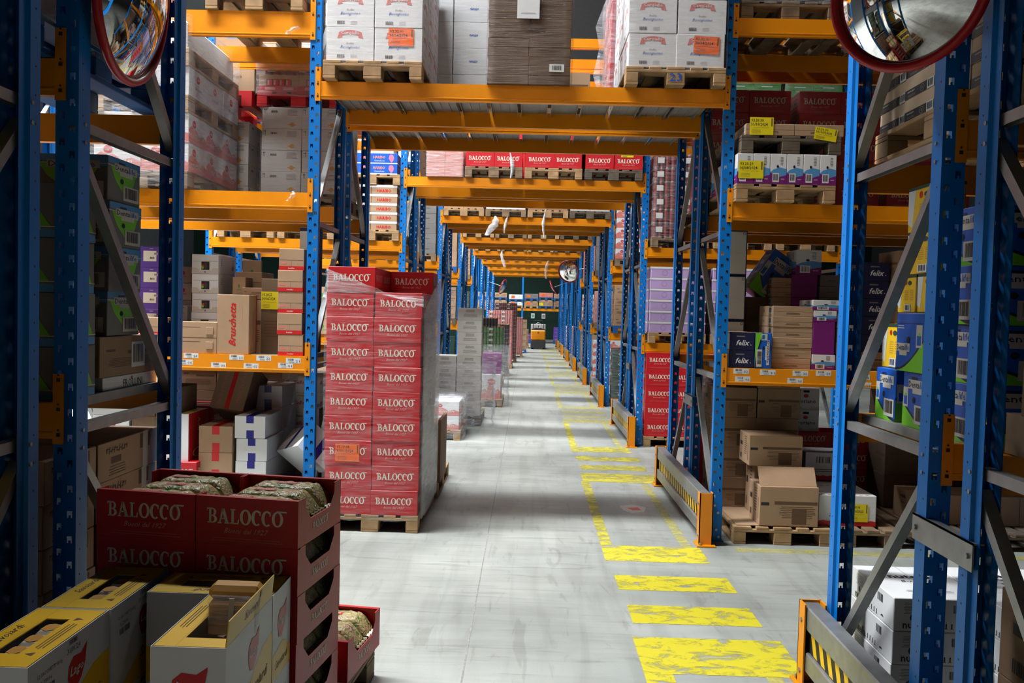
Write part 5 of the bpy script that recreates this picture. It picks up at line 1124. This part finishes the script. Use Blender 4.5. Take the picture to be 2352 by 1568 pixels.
# end of the hall: rack along the far wall
YE = 48.6
for i, x in enumerate((-3.0, -.40, 2.05)):
    b = MB(); b.box(x, x+.09, YE, YE+.09, 0, 5.5, 'blue'); b.box(x, x+.09, YE+1.0, YE+1.09, 0, 5.5, 'blue'); thing('rack_post', b, 'blue end wall rack frame, '+XN[3][i], 'rack frame', group='end wall rack frames')
for i, (x0, x1) in enumerate(((-2.91, -.40), (-.31, 2.05))):
    for z in (1.98, 5.2):
        for y in (YE, YE+1.0):
            bm_ = thing('rack_beam', (lambda b: (b.box(x0, x1, y, y+.045, z-.14, z, 'orange'), b)[1])(MB()), 'orange end wall beam, %s bay, %s, %s' % (XN[2][i], 'low' if z < 3 else 'high', 'front' if y == YE else 'rear'), 'rack beam', group='end wall beams')
ENDL = [(-2.9, 'kraft', .3), (-2.05, 'kraft', .28), (-1.15, 'whitebox', .2), (-.28, 'kraft', .26), (.55, 'kraft', .34), (1.38, 'kraft2', .3)]
for i, (x, dn, hh) in enumerate(ENDL):
    pn = ['leftmost', 'second', 'third', 'fourth', 'fifth', 'rightmost'][i]
    pallet(x+.42, YE+.55, 1.985, 'pallet on the end wall rack, '+pn, ['wood', 'wood', 'wood', 'wood', 'bluepal', 'wood2'][i], parts=False, group='end wall pallets')
    s = stack(dn, (.385, .385, hh), (2, 1, 1), (x+.03, YE-.02, 2.13), 'carton low on the end wall rack, %s pallet' % pn, 'end wall cartons')
    if i in (2, 3): sticker(s[0, 0, 0], faces(.385, .385, hh)['f'], .12, .04, .2, .15, '', '03.01', 'stickero')
    if i == 4: sticker(s[0, 0, 0], faces(.385, .385, hh)['f'], .02, .02, .22, .16, '', '03.01', 'stickery')
    pallet(x+.42, YE+.55, 2.135+hh, 'upper blue pallet on the end wall rack, '+pn, 'bluepal', parts=False, group='end wall pallets')
    s = stack(['kraft', 'kraft', 'whitebox', 'greybox', 'salmon', 'kraft'][i], (.385, .385, .26), (2, 1, 1), (x+.03, YE-.02, 2.28+hh), 'carton high on the end wall rack, %s pallet' % pn, 'end wall cartons upper')
    if i in (2, 4, 3): sticker(s[0, 0, 0], faces(.385, .385, .26)['f'], .13, .05, .2, .14, '', '03.02', 'stickero')
for i, x in enumerate((-.30, 1.45)):
    pallet(x+.40, YE+.5, 0, 'blue pallet on the floor at the end wall, '+XN[2][i], 'bluepal', parts=False); stack('purplesmall', (.26, .385, .2), (3, 1, 2+2*i), (x, YE-.05, .145), 'purple and white carton at the end wall floor, %s pallet' % XN[2][i], 'end wall purple cartons')
for i, x in enumerate((.15, .75)):
    b = MB(); b.box(0, .2, -.01, 0, 0, .28, 'offw'); F_ = Fr((0, -.01, 0), (1, 0, 0), (0, 0, 1)); rect(b, F_, .03, .17, .05, .22, 'teal' if i == 0 else 'greyink')
    thing('wall_sign', b, 'small %s sign hanging on the end wall' % ('green and white' if i == 0 else 'grey and white'), 'sign', (x, 50.0 if False else YE-.02, 1.42))
# ride-on truck
YF = 41.5
e = thing('ride_on_truck', None, 'yellow ride-on pallet truck parked far down the tunnel', 'forklift', (.50, YF, 0))
b = MB(); b.box(-.36, .36, 0, .9, .06, .44, 'dgrey', .03); ch = obj('chassis', b, e)
b = MB(); b.box(-.35, .35, .0, .8, .44, .92, 'orange', .05); b.box(-.04, .04, -.004, 0, .76, .84, 'red2'); obj('hood', b, e)
b = MB(); b.box(-.33, .33, .05, .75, .92, .98, 'black', .02); b.box(-.2, .2, .15, .5, .98, 1.02, 'black', .01); co = obj('console', b, e)
b = MB(); b.tube([(-.25, .1, .96), (-.26, .08, 1.28), (-.2, .08, 1.38), (.2, .08, 1.38), (.26, .08, 1.28), (.25, .1, .96)], .018, 'black', 8); obj('guard_bar', b, e)
b = MB(); n = 14
b.tube([(.14*math.cos(2*math.pi*i/n), .3+.04*math.sin(2*math.pi*i/n), 1.14+.13*math.sin(2*math.pi*i/n)) for i in range(n+1)], .016, 'galv', 6); b.cyl((0, .3, 1.0), (0, .3, 1.14), .02, 'black'); obj('steering_wheel', b, co)
b = MB(); b.box(-.34, -.24, .75, 2.0, .06, .14, 'dgrey', .01); b.box(.24, .34, .75, 2.0, .06, .14, 'dgrey', .01); b.box(-.36, .36, .78, .86, .1, 1.2, 'papergrey', .02); obj('fork_carriage', b, e)
for x in (-.28, .28): b = MB(); b.cyl((x-.04, .2, .1), (x+.04, .2, .1), .1, 'rubber', 16); obj('wheel', b, ch)

# ------------------------------------------------------------------ near rack row, left bay
G = None
ZN = 1.461
stack('dentalgrey', (.34, .315, .2), (1, 1, 4), (-2.215, 3.79, ZN+.245), 'grey green carton, rear column on the near left shelf', 'grey green cartons, rear column', jit=.006)
stack('dentalgrey', (.34, .315, .2), (1, 1, 5), (-2.6, 3.79, ZN), 'grey green carton hidden behind the rear column', 'grey green cartons, inner')
o = box('kraft2', -2.33, -1.87, 3.72, 4.31, ZN+.062, ZN+.242, 'brown carton with barcode label under the grey green column'); b = MB(); bars(b, faces(.46, .59, .18)['r'], .30, .44, .03, .15, 'barlab', e=3); obj('barcode_label', b, o)['label'] = 'white barcode label'
o = box('lagowhite', -2.33, -1.875, 3.76, 4.315, ZN, ZN+.06, 'white tray under the brown carton on the near left shelf')
stack('dentalflip', (.34, .30, .215), (1, 1, 4), (-2.205, 3.36, ZN), 'grey green carton with upside down print, front column', 'upside down grey green cartons', jit=.006)
stack('dentalgrey', (.34, .30, .215), (1, 1, 4), (-2.56, 3.36, ZN), 'grey green carton left of the front column', 'grey green cartons, far left')
stack('calz', (.5, .60, .175), (1, 1, 7), (-2.37, 3.71, 0), 'brown carton with dark print, near left floor column', 'brown printed cartons near left', jit=.005)
stack('calz', (.5, .40, .175), (1, 1, 7), (-2.37, 3.29, 0), 'brown carton with dark print, nearer floor column', 'brown printed cartons nearer left', jit=.005)
stack('kraft3', (.5, .9, .25), (1, 1, 5), (-2.37, 2.15, 0), 'dark brown carton beside the nearest left frame', 'dark cartons nearest left')
b = DES['kraft'](.5, .1, .1); o = box('pedi', -2.3, -1.856, 2.5, 3.085, ZN, ZN+.62, 'tall yellow carton at the left edge, lower'); o = box('pedi', -2.3, -1.856, 2.5, 3.085, ZN+.625, ZN+1.2, 'tall yellow carton at the left edge, upper')
pallet(-2.26, 3.72, 2.795, 'blue pallet on the near left beams', 'bluepal', rz=0); stack('salmon', (.385, .385, .30), (2, 3, 3), (-2.66, 3.13, 2.94), 'pink grey wrapped carton high on the near left', 'wrapped cartons high near left'); wrap(-2.66, -1.875, 3.13, 4.30, 2.90, 3.84, 'film around the high near left load', m='filmthick', seed=71)

# ------------------------------------------------------------------ near rack row, right bay
stack('nutella', (.42, .50, .152), (1, 1, 4), (1.69, 3.88, .0), 'white carton with black icons, column by the barrier', 'white icon cartons, front column', jit=.01)
stack('nutella', (.46, .40, .152), (1, 2, 4), (2.13, 3.60, .0), 'white carton with black icons, second column', 'white icon cartons, second column', jit=.008)
stack('nutella', (.46, .40, .152), (1, 2, 4), (2.61, 3.60, .0), 'white carton with black icons, third column', 'white icon cartons, third column', jit=.008)
stack('side', (.6, .80, .31), (1, 1, 3), (1.71, 2.26, .0), 'large brown carton by the near right frame', 'large brown cartons near right')
b = MB(); b.box(0, .001, 0, .12, 0, .16, 'offw')
# low shelf: blue and green cartons
ZQ = 1.401
box('dental', 1.69, 2.0, 3.96, 4.18, ZQ, ZQ+.24, 'blue green carton, left one of the pair on the right shelf'); box('dental', 1.69, 2.0, 3.62, 3.88, ZQ, ZQ+.24, 'blue green carton, right one of the pair on the right shelf')
def d_dentop(w, d, h):
    b, f = carton(w, d, h, 'dblue', None)
    for k, W in (('f', w), ('l', d), ('r', d)):
        F_ = f[k]
        P = [(W, 0)]+[(W*(1-i/8), h*(.52-.52*math.sin(i/8*math.pi/2))) for i in range(9)]; pol(b, F_, P, 'lime', 1.2)
        for i in range(8):
            a0, a1 = 1-i/8, 1-(i+1)/8; y0, y1 = (.52-.52*math.sin((1-a)*math.pi/2) for a in (a0, a1)); pol(b, F_, [(W*a1, h*y1), (W*a0, h*y0), (W*a0, h*y0+.012), (W*a1, h*y1+.012)], 'navy', 1.4)
        rect(b, F_, W*.74, W*.95, h*.42, h*.8, 'offw', 1.6); rect(b, F_, W*.77, W*.92, h*.46, h*.62, 'dblue', 2); disc(b, F_, W*.86, h*.64, W*.04, h*.03, 'lime', 2.4)
        rect(b, F_, W*.03, W*.52, h*.34, h*.48, 'offw', 2); rect(b, F_, W*.14, W*.42, h*.27, h*.34, 'offw', 2); text(b, F_, 'Denta', W*.19, h*.41, W*.28, 'navy', h=h*.1, off=.01, e=3); text(b, F_, 'life', W*.42, h*.415, W*.15, 'dblue', h=h*.11, off=.01, e=3)
        rect(b, F_, 0, W, h*.82, h*.828, 'navy', 2); disc(b, F_, W*.46, h*.54, W*.06, h*.06, 'dark', 3); fine(b, F_, W*.03, W*.3, h*.79, 2, 'white', h*.04, h*.015)
    return b
DES['dentop'] = d_dentop
box('dentop', 1.68, 1.98, 3.68, 3.95, ZQ+.242, ZQ+.50, 'blue green carton resting on top of the lower pair')
box('pedi', 1.72, 1.92, 3.99, 4.2, ZQ+.242, ZQ+.45, 'yellow carton standing behind the upper blue green one')
box('pedi', 1.70, 1.80, 3.82, 4.0, ZQ+.503, ZQ+.67, 'small yellow carton, left of two on the blue green one'); box('pedi', 1.70, 1.80, 3.62, 3.80, ZQ+.503, ZQ+.67, 'small yellow carton, right of two on the blue green one')
box('pedi', 1.70, 1.82, 3.66, 3.92, ZQ+.672, ZQ+.86, 'yellow carton in the middle of the yellow column'); box('pedi', 1.71, 1.83, 3.68, 3.95, ZQ+.862, ZQ+1.06, 'yellow carton topmost of the yellow column')
stack('dental', (.36, .25, .228), (1, 1, 4), (1.70, 3.30, ZQ), 'blue green carton, nearest column on the right shelf', 'blue green cartons, nearest column', jit=.012); stack('dental', (.36, .4, .228), (1, 1, 4), (2.1, 3.50, ZQ), 'blue green carton, column behind the nearest', 'blue green cartons, column behind')
# high level: coffee
ZC = 2.632
pallet(2.10, 3.74, ZC, 'wooden pallet under the black banded cartons, near right')
stack('coffee', (.385, .29, .098), (2, 4, 12), (1.71, 3.15, ZC+.145), 'brown carton with black band, near right pallet', 'black banded cartons')
pallet(2.12, 2.50, 1.405, 'wooden pallet in the nearest right bay', 'wood2', parts=False); stack('kraft2', (.7, .8, .34), (1, 1, 3), (1.70, 2.18, 1.55), 'large dull carton, nearest right bay', 'large dull cartons nearest right'); pallet(2.12, 2.50, 2.635, 'upper wooden pallet in the nearest right bay', 'wood2', parts=False); stack('kraft3', (.7, .8, .28), (1, 1, 3), (1.70, 2.18, 2.78), 'dark carton high in the nearest right bay', 'dark cartons high nearest right')

# loads standing over the near tunnel and on the top beams of the near row (out of view, added to shade the tunnel mouth)
for i, xc in enumerate((-1.3, -.47, .36, 1.16)):
    for q, y in enumerate((2.65, 3.78)):
        pallet(xc, y, 3.782, 'unseen pallet over the near tunnel, %s, %s rack' % (XN[4][i], YN[2][q]), 'wood2', parts=False, group='pallets over the near tunnel'); stack('kraft', (.77, 1.1, .35), (1, 1, 2), (xc-.385, y-.53, 3.93), 'unseen large brown carton over the near tunnel, %s, %s rack' % (XN[4][i], YN[2][q]), 'cartons over the near tunnel')
for side, xs in (('left', (-2.3, -3.2, -4.05)), ('right', (2.1, 3.0, 3.85))):
    for i, xc in enumerate(xs):
        for q, y in enumerate((2.65, 3.78)):
            pallet(xc, y, 4.202, 'unseen pallet on the top beams of the near row, %s bay, %s, %s rack' % (side, XN[3][i], YN[2][q]), 'wood2', parts=False, group='pallets on near top beams'); stack('kraft', (.77, 1.1, .4), (1, 1, 2), (xc-.385, y-.53, 4.35), 'unseen large carton on near top beams, %s bay, %s, %s rack' % (side, XN[3][i], YN[2][q]), 'cartons on near top beams')

# ------------------------------------------------------------------ foreground load on the left
for z in (0, .1445): 
    pallet(-1.18, 3.72, z, 'foreground pallet under the open red trays, '+('lower' if z == 0 else 'upper'), 'wood2', rz=-.08)
    pallet(-1.18, 2.44, z, 'foreground pallet under the yellow and white boxes, '+('lower' if z == 0 else 'upper'), 'wood2')
ZP = .290; RZ = -.14; TW, TD, TH = .395, .43, .174
piv = Vector((-.805, 3.05, 0)); ca, sa = math.cos(RZ), math.sin(RZ)
def tloc(lx, ly, z): return (piv.x+lx*ca-ly*sa, piv.y+lx*sa+ly*ca, z)     # lx runs from the right corner to the left (negative)
tm = d_tray(TW, TD, TH, .5).mesh('display_tray'); tm2 = d_tray(TW, TD, TH+.012, .62).mesh('display_tray')
def bag_mat():
    m = bpy.data.materials.new('wafer_bag'); m.use_nodes = True; N = m.node_tree.nodes; L = m.node_tree.links; b = N['Principled BSDF']
    tc = N.new('ShaderNodeTexCoord'); n = N.new('ShaderNodeTexNoise'); n.inputs['Scale'].default_value = 17; n.inputs['Detail'].default_value = 4; n.inputs['Distortion'].default_value = 2.0
    oi = N.new('ShaderNodeObjectInfo'); ad = N.new('ShaderNodeVectorMath'); ad.operation = 'ADD'; L.new(tc.outputs['Object'], ad.inputs[0]); L.new(oi.outputs['Random'], ad.inputs[1]); L.new(ad.outputs[0], n.inputs['Vector'])
    r = N.new('ShaderNodeValToRGB'); el = r.color_ramp.elements
    el[0].position = .34; el[0].color = lin((84, 124, 52))+(1,); el[1].position = .72; el[1].color = lin((228, 214, 186))+(1,)
    for p, c in ((.42, (150, 156, 92)), (.48, (196, 178, 128)), (.56, (184, 158, 108)), (.61, (204, 182, 140)), (.66, (120, 52, 44))): q = el.new(p); q.color = lin(c)+(1,)
    L.new(n.outputs[0], r.inputs[0]); L.new(r.outputs[0], b.inputs['Base Color']); b.inputs['Roughness'].default_value = .3
    n2 = N.new('ShaderNodeTexNoise'); n2.inputs['Scale'].default_value = 34; n2.inputs['Distortion'].default_value = 1.5; L.new(tc.outputs['Object'], n2.inputs['Vector']); bp = N.new('ShaderNodeBump'); bp.inputs['Strength'].default_value = .9; bp.inputs['Distance'].default_value = .01
    L.new(n2.outputs[0], bp.inputs['Height']); L.new(bp.outputs[0], b.inputs['Normal']); M['bag'] = m
bag_mat()
def bag_mesh(L, W, H, seed):
    rg = random.Random(seed); b = MB(); nu, nv = 26, 22; V = []
    ph = [rg.uniform(0, 6) for _ in range(6)]
    for i in range(nu+1):
        t = -1+2*i/nu; e = max(0, (abs(t)-.62)/.38); s = 1-.93*e**1.6          # full body, ends pressed flat into the seal
        for j in range(nv):
            a = 2*math.pi*j/nv; cx, cz = math.cos(a), math.sin(a); nn = .42
            px = math.copysign(abs(cx)**nn, cx)*W/2*(1-.06*e); pz = math.copysign(abs(cz)**nn, cz)*H/2*s
            cr = 1+.018*math.sin(t*17+ph[0]+2*a)+.014*math.sin(t*29+ph[1]-3*a)+.022*math.sin(5*a+ph[2]+t*4)*(.4+e)
            V.append((t*L/2, px*cr, H/2+pz*(cr-.012)))
    fs = [(i*nv+j, i*nv+(j+1) % nv, (i+1)*nv+(j+1) % nv, (i+1)*nv+j) for i in range(nu) for j in range(nv)]
    b.add(V, fs, 'bag'); me = b.mesh('biscuit_bag', True)
    fin = MB()
    for sx in (-1, 1):
        n = 12; P = [(sx*(L/2-.002), -W*.46+W*.92*i/n, H/2+.004*math.sin(i*2.1+seed)) for i in range(n+1)]+[(sx*(L/2+.016), -W*.46+W*.92*i/n, H/2+.006*math.sin(i*2.1+seed)) for i in range(n+1)]
        fin.add(P+[(x, y, z+.0015) for x, y, z in P], [(i, i+1, n+2+i, n+1+i) for i in range(n)]+[(2*n+2+i, 2*n+3+i, 3*n+4+i, 3*n+3+i) for i in range(n)], 'sage')
    T = Fr((-.10+.03*(seed % 3), -.034, H*1.004), (1, 0, 0), (0, 1, 0)); p = MB(); rect(p, T, .0, .085, .016, .048, 'red', 1); put_glyphs(p, T, SERIF, .0425, .032, .07, .016, 'cream', 2, 0)
    return me, fin.mesh('end_seal'), p.mesh('printed_patch')
BG = [bag_mesh(.345, .134, .156, i) for i in range(4)]
def bag(x, y, z, rz, label, v, patch=True, group='wafer bags in the red trays'):
    o = thing('biscuit_bag', BG[v][0], label, 'biscuit bag', (x, y, z), rz, group)
    obj('end_seal', BG[v][1], o); obj('printed_patch', BG[v][2], o)
    return o
NL = 5; layers = ['lowest', 'second', 'third', 'fourth', 'top']
for k in range(NL):
    z = ZP+k*(TH+.0005)
    for c in (0, 1):
        jx = rnd.uniform(-.004, .004); lx = -TW/2-c*(TW+.006)+jx; side = 'right' if c == 0 else 'left'
        thing('display_tray', tm, 'open red display tray in the foreground, %s of five layers, %s column' % (layers[k], side), 'tray', tloc(lx, TD/2, z), RZ, 'open red trays in the foreground')
        if c == 0 or k == NL-1:
            for r in range(3):
                x, y, _ = tloc(lx, .077+r*.138, 0)
                bag(x, y, z+.006, RZ, 'green beige wafer bag in the %s red tray, %s column, %s of three' % (layers[k], side, ['front', 'middle', 'rear'][r]), (k+r+c) % 4)
for c in (0, 1):
    lx = -TW/2-c*(TW+.006)+.02; side = 'right' if c == 0 else 'left'
    thing('display_tray', tm, 'single red tray on the rear of the foreground pallet, %s one' % side, 'tray', tloc(lx, TD+.06+TD/2+.0, ZP), RZ, 'single layer red trays')
    for r in range(3): x, y, _ = tloc(lx, TD+.137+r*.138, 0); bag(x, y, ZP+.006, RZ, 'wafer bag in the single %s rear tray, %s of three' % (side, ['front', 'middle', 'rear'][r]), (r+c) % 4)
# yellow and white biscuit boxes
SH = .302; g = 'yellow and white biscuit boxes'
def sbox(cx, cy, z, w, d, rz, label, opened=False):
    return thing('biscuit_box', des('savoopen' if opened else 'savo', w, d, SH), label, 'biscuit box', (cx, cy, z), rz, g)
for k, zz in enumerate((ZP, ZP+SH+.001)):
    w_ = 'upper' if k else 'lower'
    sbox(-1.405, 2.425, zz, .225, .44, 0, 'yellow white biscuit box nearest the left edge, '+w_)
    sbox(-1.40, 2.865, zz, .225, .43, 0, 'yellow white biscuit box far left by the trays, '+w_)
    sbox(-1.04, 2.93, zz, .215, .425, math.pi/2, 'yellow white biscuit box set crosswise against the trays, '+w_)
    o = sbox(-.935, 2.595, zz, .215, .44, 0, ('opened ' if k else '')+'yellow white biscuit box nearest the aisle, '+w_, bool(k))
    if k:
        f = MB(); f.box(0, .003, -.215, .215, 0, .078, 'yellow'); F_ = Fr((.003, -.215, 0), (0, 1, 0), (0, 0, 1)); text(f, F_, 'Savoiardi', .22, .04, .15, 'navy', shear=.4, off=.01); Fi = Fr((0, .215, 0), (0, -1, 0), (0, 0, 1)); rect(f, Fi, 0, .43, 0, .078, 'gold', 1)
        fo = obj('flap', f, o, (.104, 0, SH-.001), rot=(0, .10, 0)); fo['label'] = 'raised yellow flap'
        OP = o
def pack(x, y, z, rot, label):
    b = MB(); n = 8
    for i in range(6): b.box(-.07, .07, -.045+.015*i, -.033+.015*i, 0, .10, 'biscuit', .004)
    b2 = MB(); b2.box(-.076, .076, -.05, .05, -.002, .12, 'filmthick', .012); b2.box(-.08, .08, -.02, .06, .10, .145, 'gold', .015)
    e = thing('biscuit_pack', None, label, 'biscuit pack', (x, y, z), rot=rot, group='sponge finger packs'); obj('biscuits', b, e); obj('wrapper', b2, e); b3 = MB(); b3.box(-.008, .008, -.054, -.05, -.002, .12, 'offw'); obj('seal_strip', b3, e)['label'] = 'white seal strip'
pack(-.905, 2.66, ZP+SH+.245, (0, .05, .12), 'biscuit pack sticking up out of the opened box')
pack(-.915, 2.50, ZP+SH+.13, (-1.4, 0, .1), 'biscuit pack lying at the front of the opened box'); 
for i, (x, y) in enumerate(((-1.405, 2.43), (-1.40, 2.87))):
    for r in range(3): thing('biscuit_pack', (lambda b: (b.box(-.033, .033, -.04, .04, 0, .08, 'offw', .012), b.box(-.022, .022, -.018, .018, .08, .0815, 'biscuit'), disc(b, Fr((0, 0, .0815), (1, 0, 0), (0, 1, 0)), 0, .0, .02, .028, 'gold', 1), b)[3])(MB()), 'pale biscuit pack seen through the %s left box window, %s' % (['near', 'far'][i], ['front', 'middle', 'rear'][r]), 'biscuit pack', (x+.0, y-.085+r*.085, ZP+SH+.001+.21), group='packs seen through box windows')

# ------------------------------------------------------------------ traffic mirrors
def mirror(loc, nrm, R, label, arm_to):
    nrm = Vector(nrm).normalized(); q = nrm.to_track_quat('Z', 'Y')
    e = thing('traffic_mirror', None, label, 'convex mirror', loc, group='round convex mirrors'); e.rotation_mode = 'QUATERNION'; e.rotation_quaternion = q
    b = MB(); n, m_ = 48, 12; V = [(0, 0, R*.30)]; fs = []
    for j in range(1, m_+1):
        r = R*.95*j/m_; z = R*.30*(1-(j/m_)**2)
        V += [(r*math.cos(2*math.pi*i/n), r*math.sin(2*math.pi*i/n), z) for i in range(n)]
    fs += [(0, 1+i, 1+(i+1) % n) for i in range(n)]+[(1+(j-1)*n+i, 1+j*n+i, 1+j*n+(i+1) % n, 1+(j-1)*n+(i+1) % n) for j in range(1, m_) for i in range(n)]
    b.add(V, fs, 'mirror'); obj('mirror_face', b.mesh('mirror_face', True), e)
    b = MB(); n2 = 8; V = [((R+.018*math.cos(2*math.pi*j/n2))*math.cos(2*math.pi*i/n), (R+.018*math.cos(2*math.pi*j/n2))*math.sin(2*math.pi*i/n), .02*math.sin(2*math.pi*j/n2)) for i in range(n) for j in range(n2)]
    b.add(V, [(i*n2+j, ((i+1) % n)*n2+j, ((i+1) % n)*n2+(j+1) % n2, i*n2+(j+1) % n2) for i in range(n) for j in range(n2)], 'mirrorrim'); b.cyl((0, 0, -.035), (0, 0, -.012), R*.9, 'black', 32, R); obj('rim', b.mesh('rim', True), e)
    b = MB(); inv = (Matrix.Translation(loc) @ q.to_matrix().to_4x4()).inverted(); a = inv @ Vector(arm_to); b.cyl((0, 0, -.03), a, .014, 'galv', 8); obj('bracket', b, e)
x, z = at(2085, -30, 3.12); mirror((x, 3.12, z), (-math.cos(math.radians(42)), -math.sin(math.radians(42)), -.14), .275, 'large round mirror with red rim, upper right', (XR, 3.35, z+.1))
x, z = at(308, -12, 3.62); mirror((x, 3.62, z), (math.cos(math.radians(4)), math.sin(math.radians(4)), -.10), .355, 'large round mirror with red rim, upper left', (XL, 3.45, z+.1))
x, z = at(1306, 624, rowy(4)+2.3); mirror((x, rowy(4)+2.3, z), (-.45, -.85, -.3), .31, 'round mirror hanging at the right of the tunnel, middle distance', (XR, rowy(4)+2.25, z+.1))
x, z = at(1155, 658, rowy(7)); mirror((x, rowy(7), z), (.9, -.25, -.35), .33, 'round mirror seen edge on, far left of the tunnel', (XL, rowy(7)+.1, z+.2))
x, z = at(1272, 660, rowy(7)); mirror((x, rowy(7), z), (-.85, .2, -.5), .33, 'round mirror seen edge on, far right of the tunnel', (XR, rowy(7)+.1, z+.2))

# ------------------------------------------------------------------ shelf post sleeves with bolts on the tunnel posts
for k in range(4):
    for x, sn in ((XR, 'right'), (XL-PW, 'left')):
        b = MB(); b.box(x-.004, x+PW+.004, rowy(k)-.004, rowy(k)-.0015, .012, .36, 'blue'); b.box(x-.0055, x-.003, rowy(k)-.004, rowy(k)+.07, .012, .36, 'blue'); b.box(x+PW+.003, x+PW+.0055, rowy(k)-.004, rowy(k)+.07, .012, .36, 'blue')
        for px, pz in ((.03, .30), (.06, .24), (.05, .10), (.07, .04)): b.cyl((x+px, rowy(k)-.004, pz), (x+px, rowy(k)-.012, pz), .011, 'galv', 8)
        thing('post_guard', b, 'blue sleeve bolted at the foot of the %s front post, %s rack row' % (sn, ROWN[k]), 'post guard', group='bolted post sleeves')
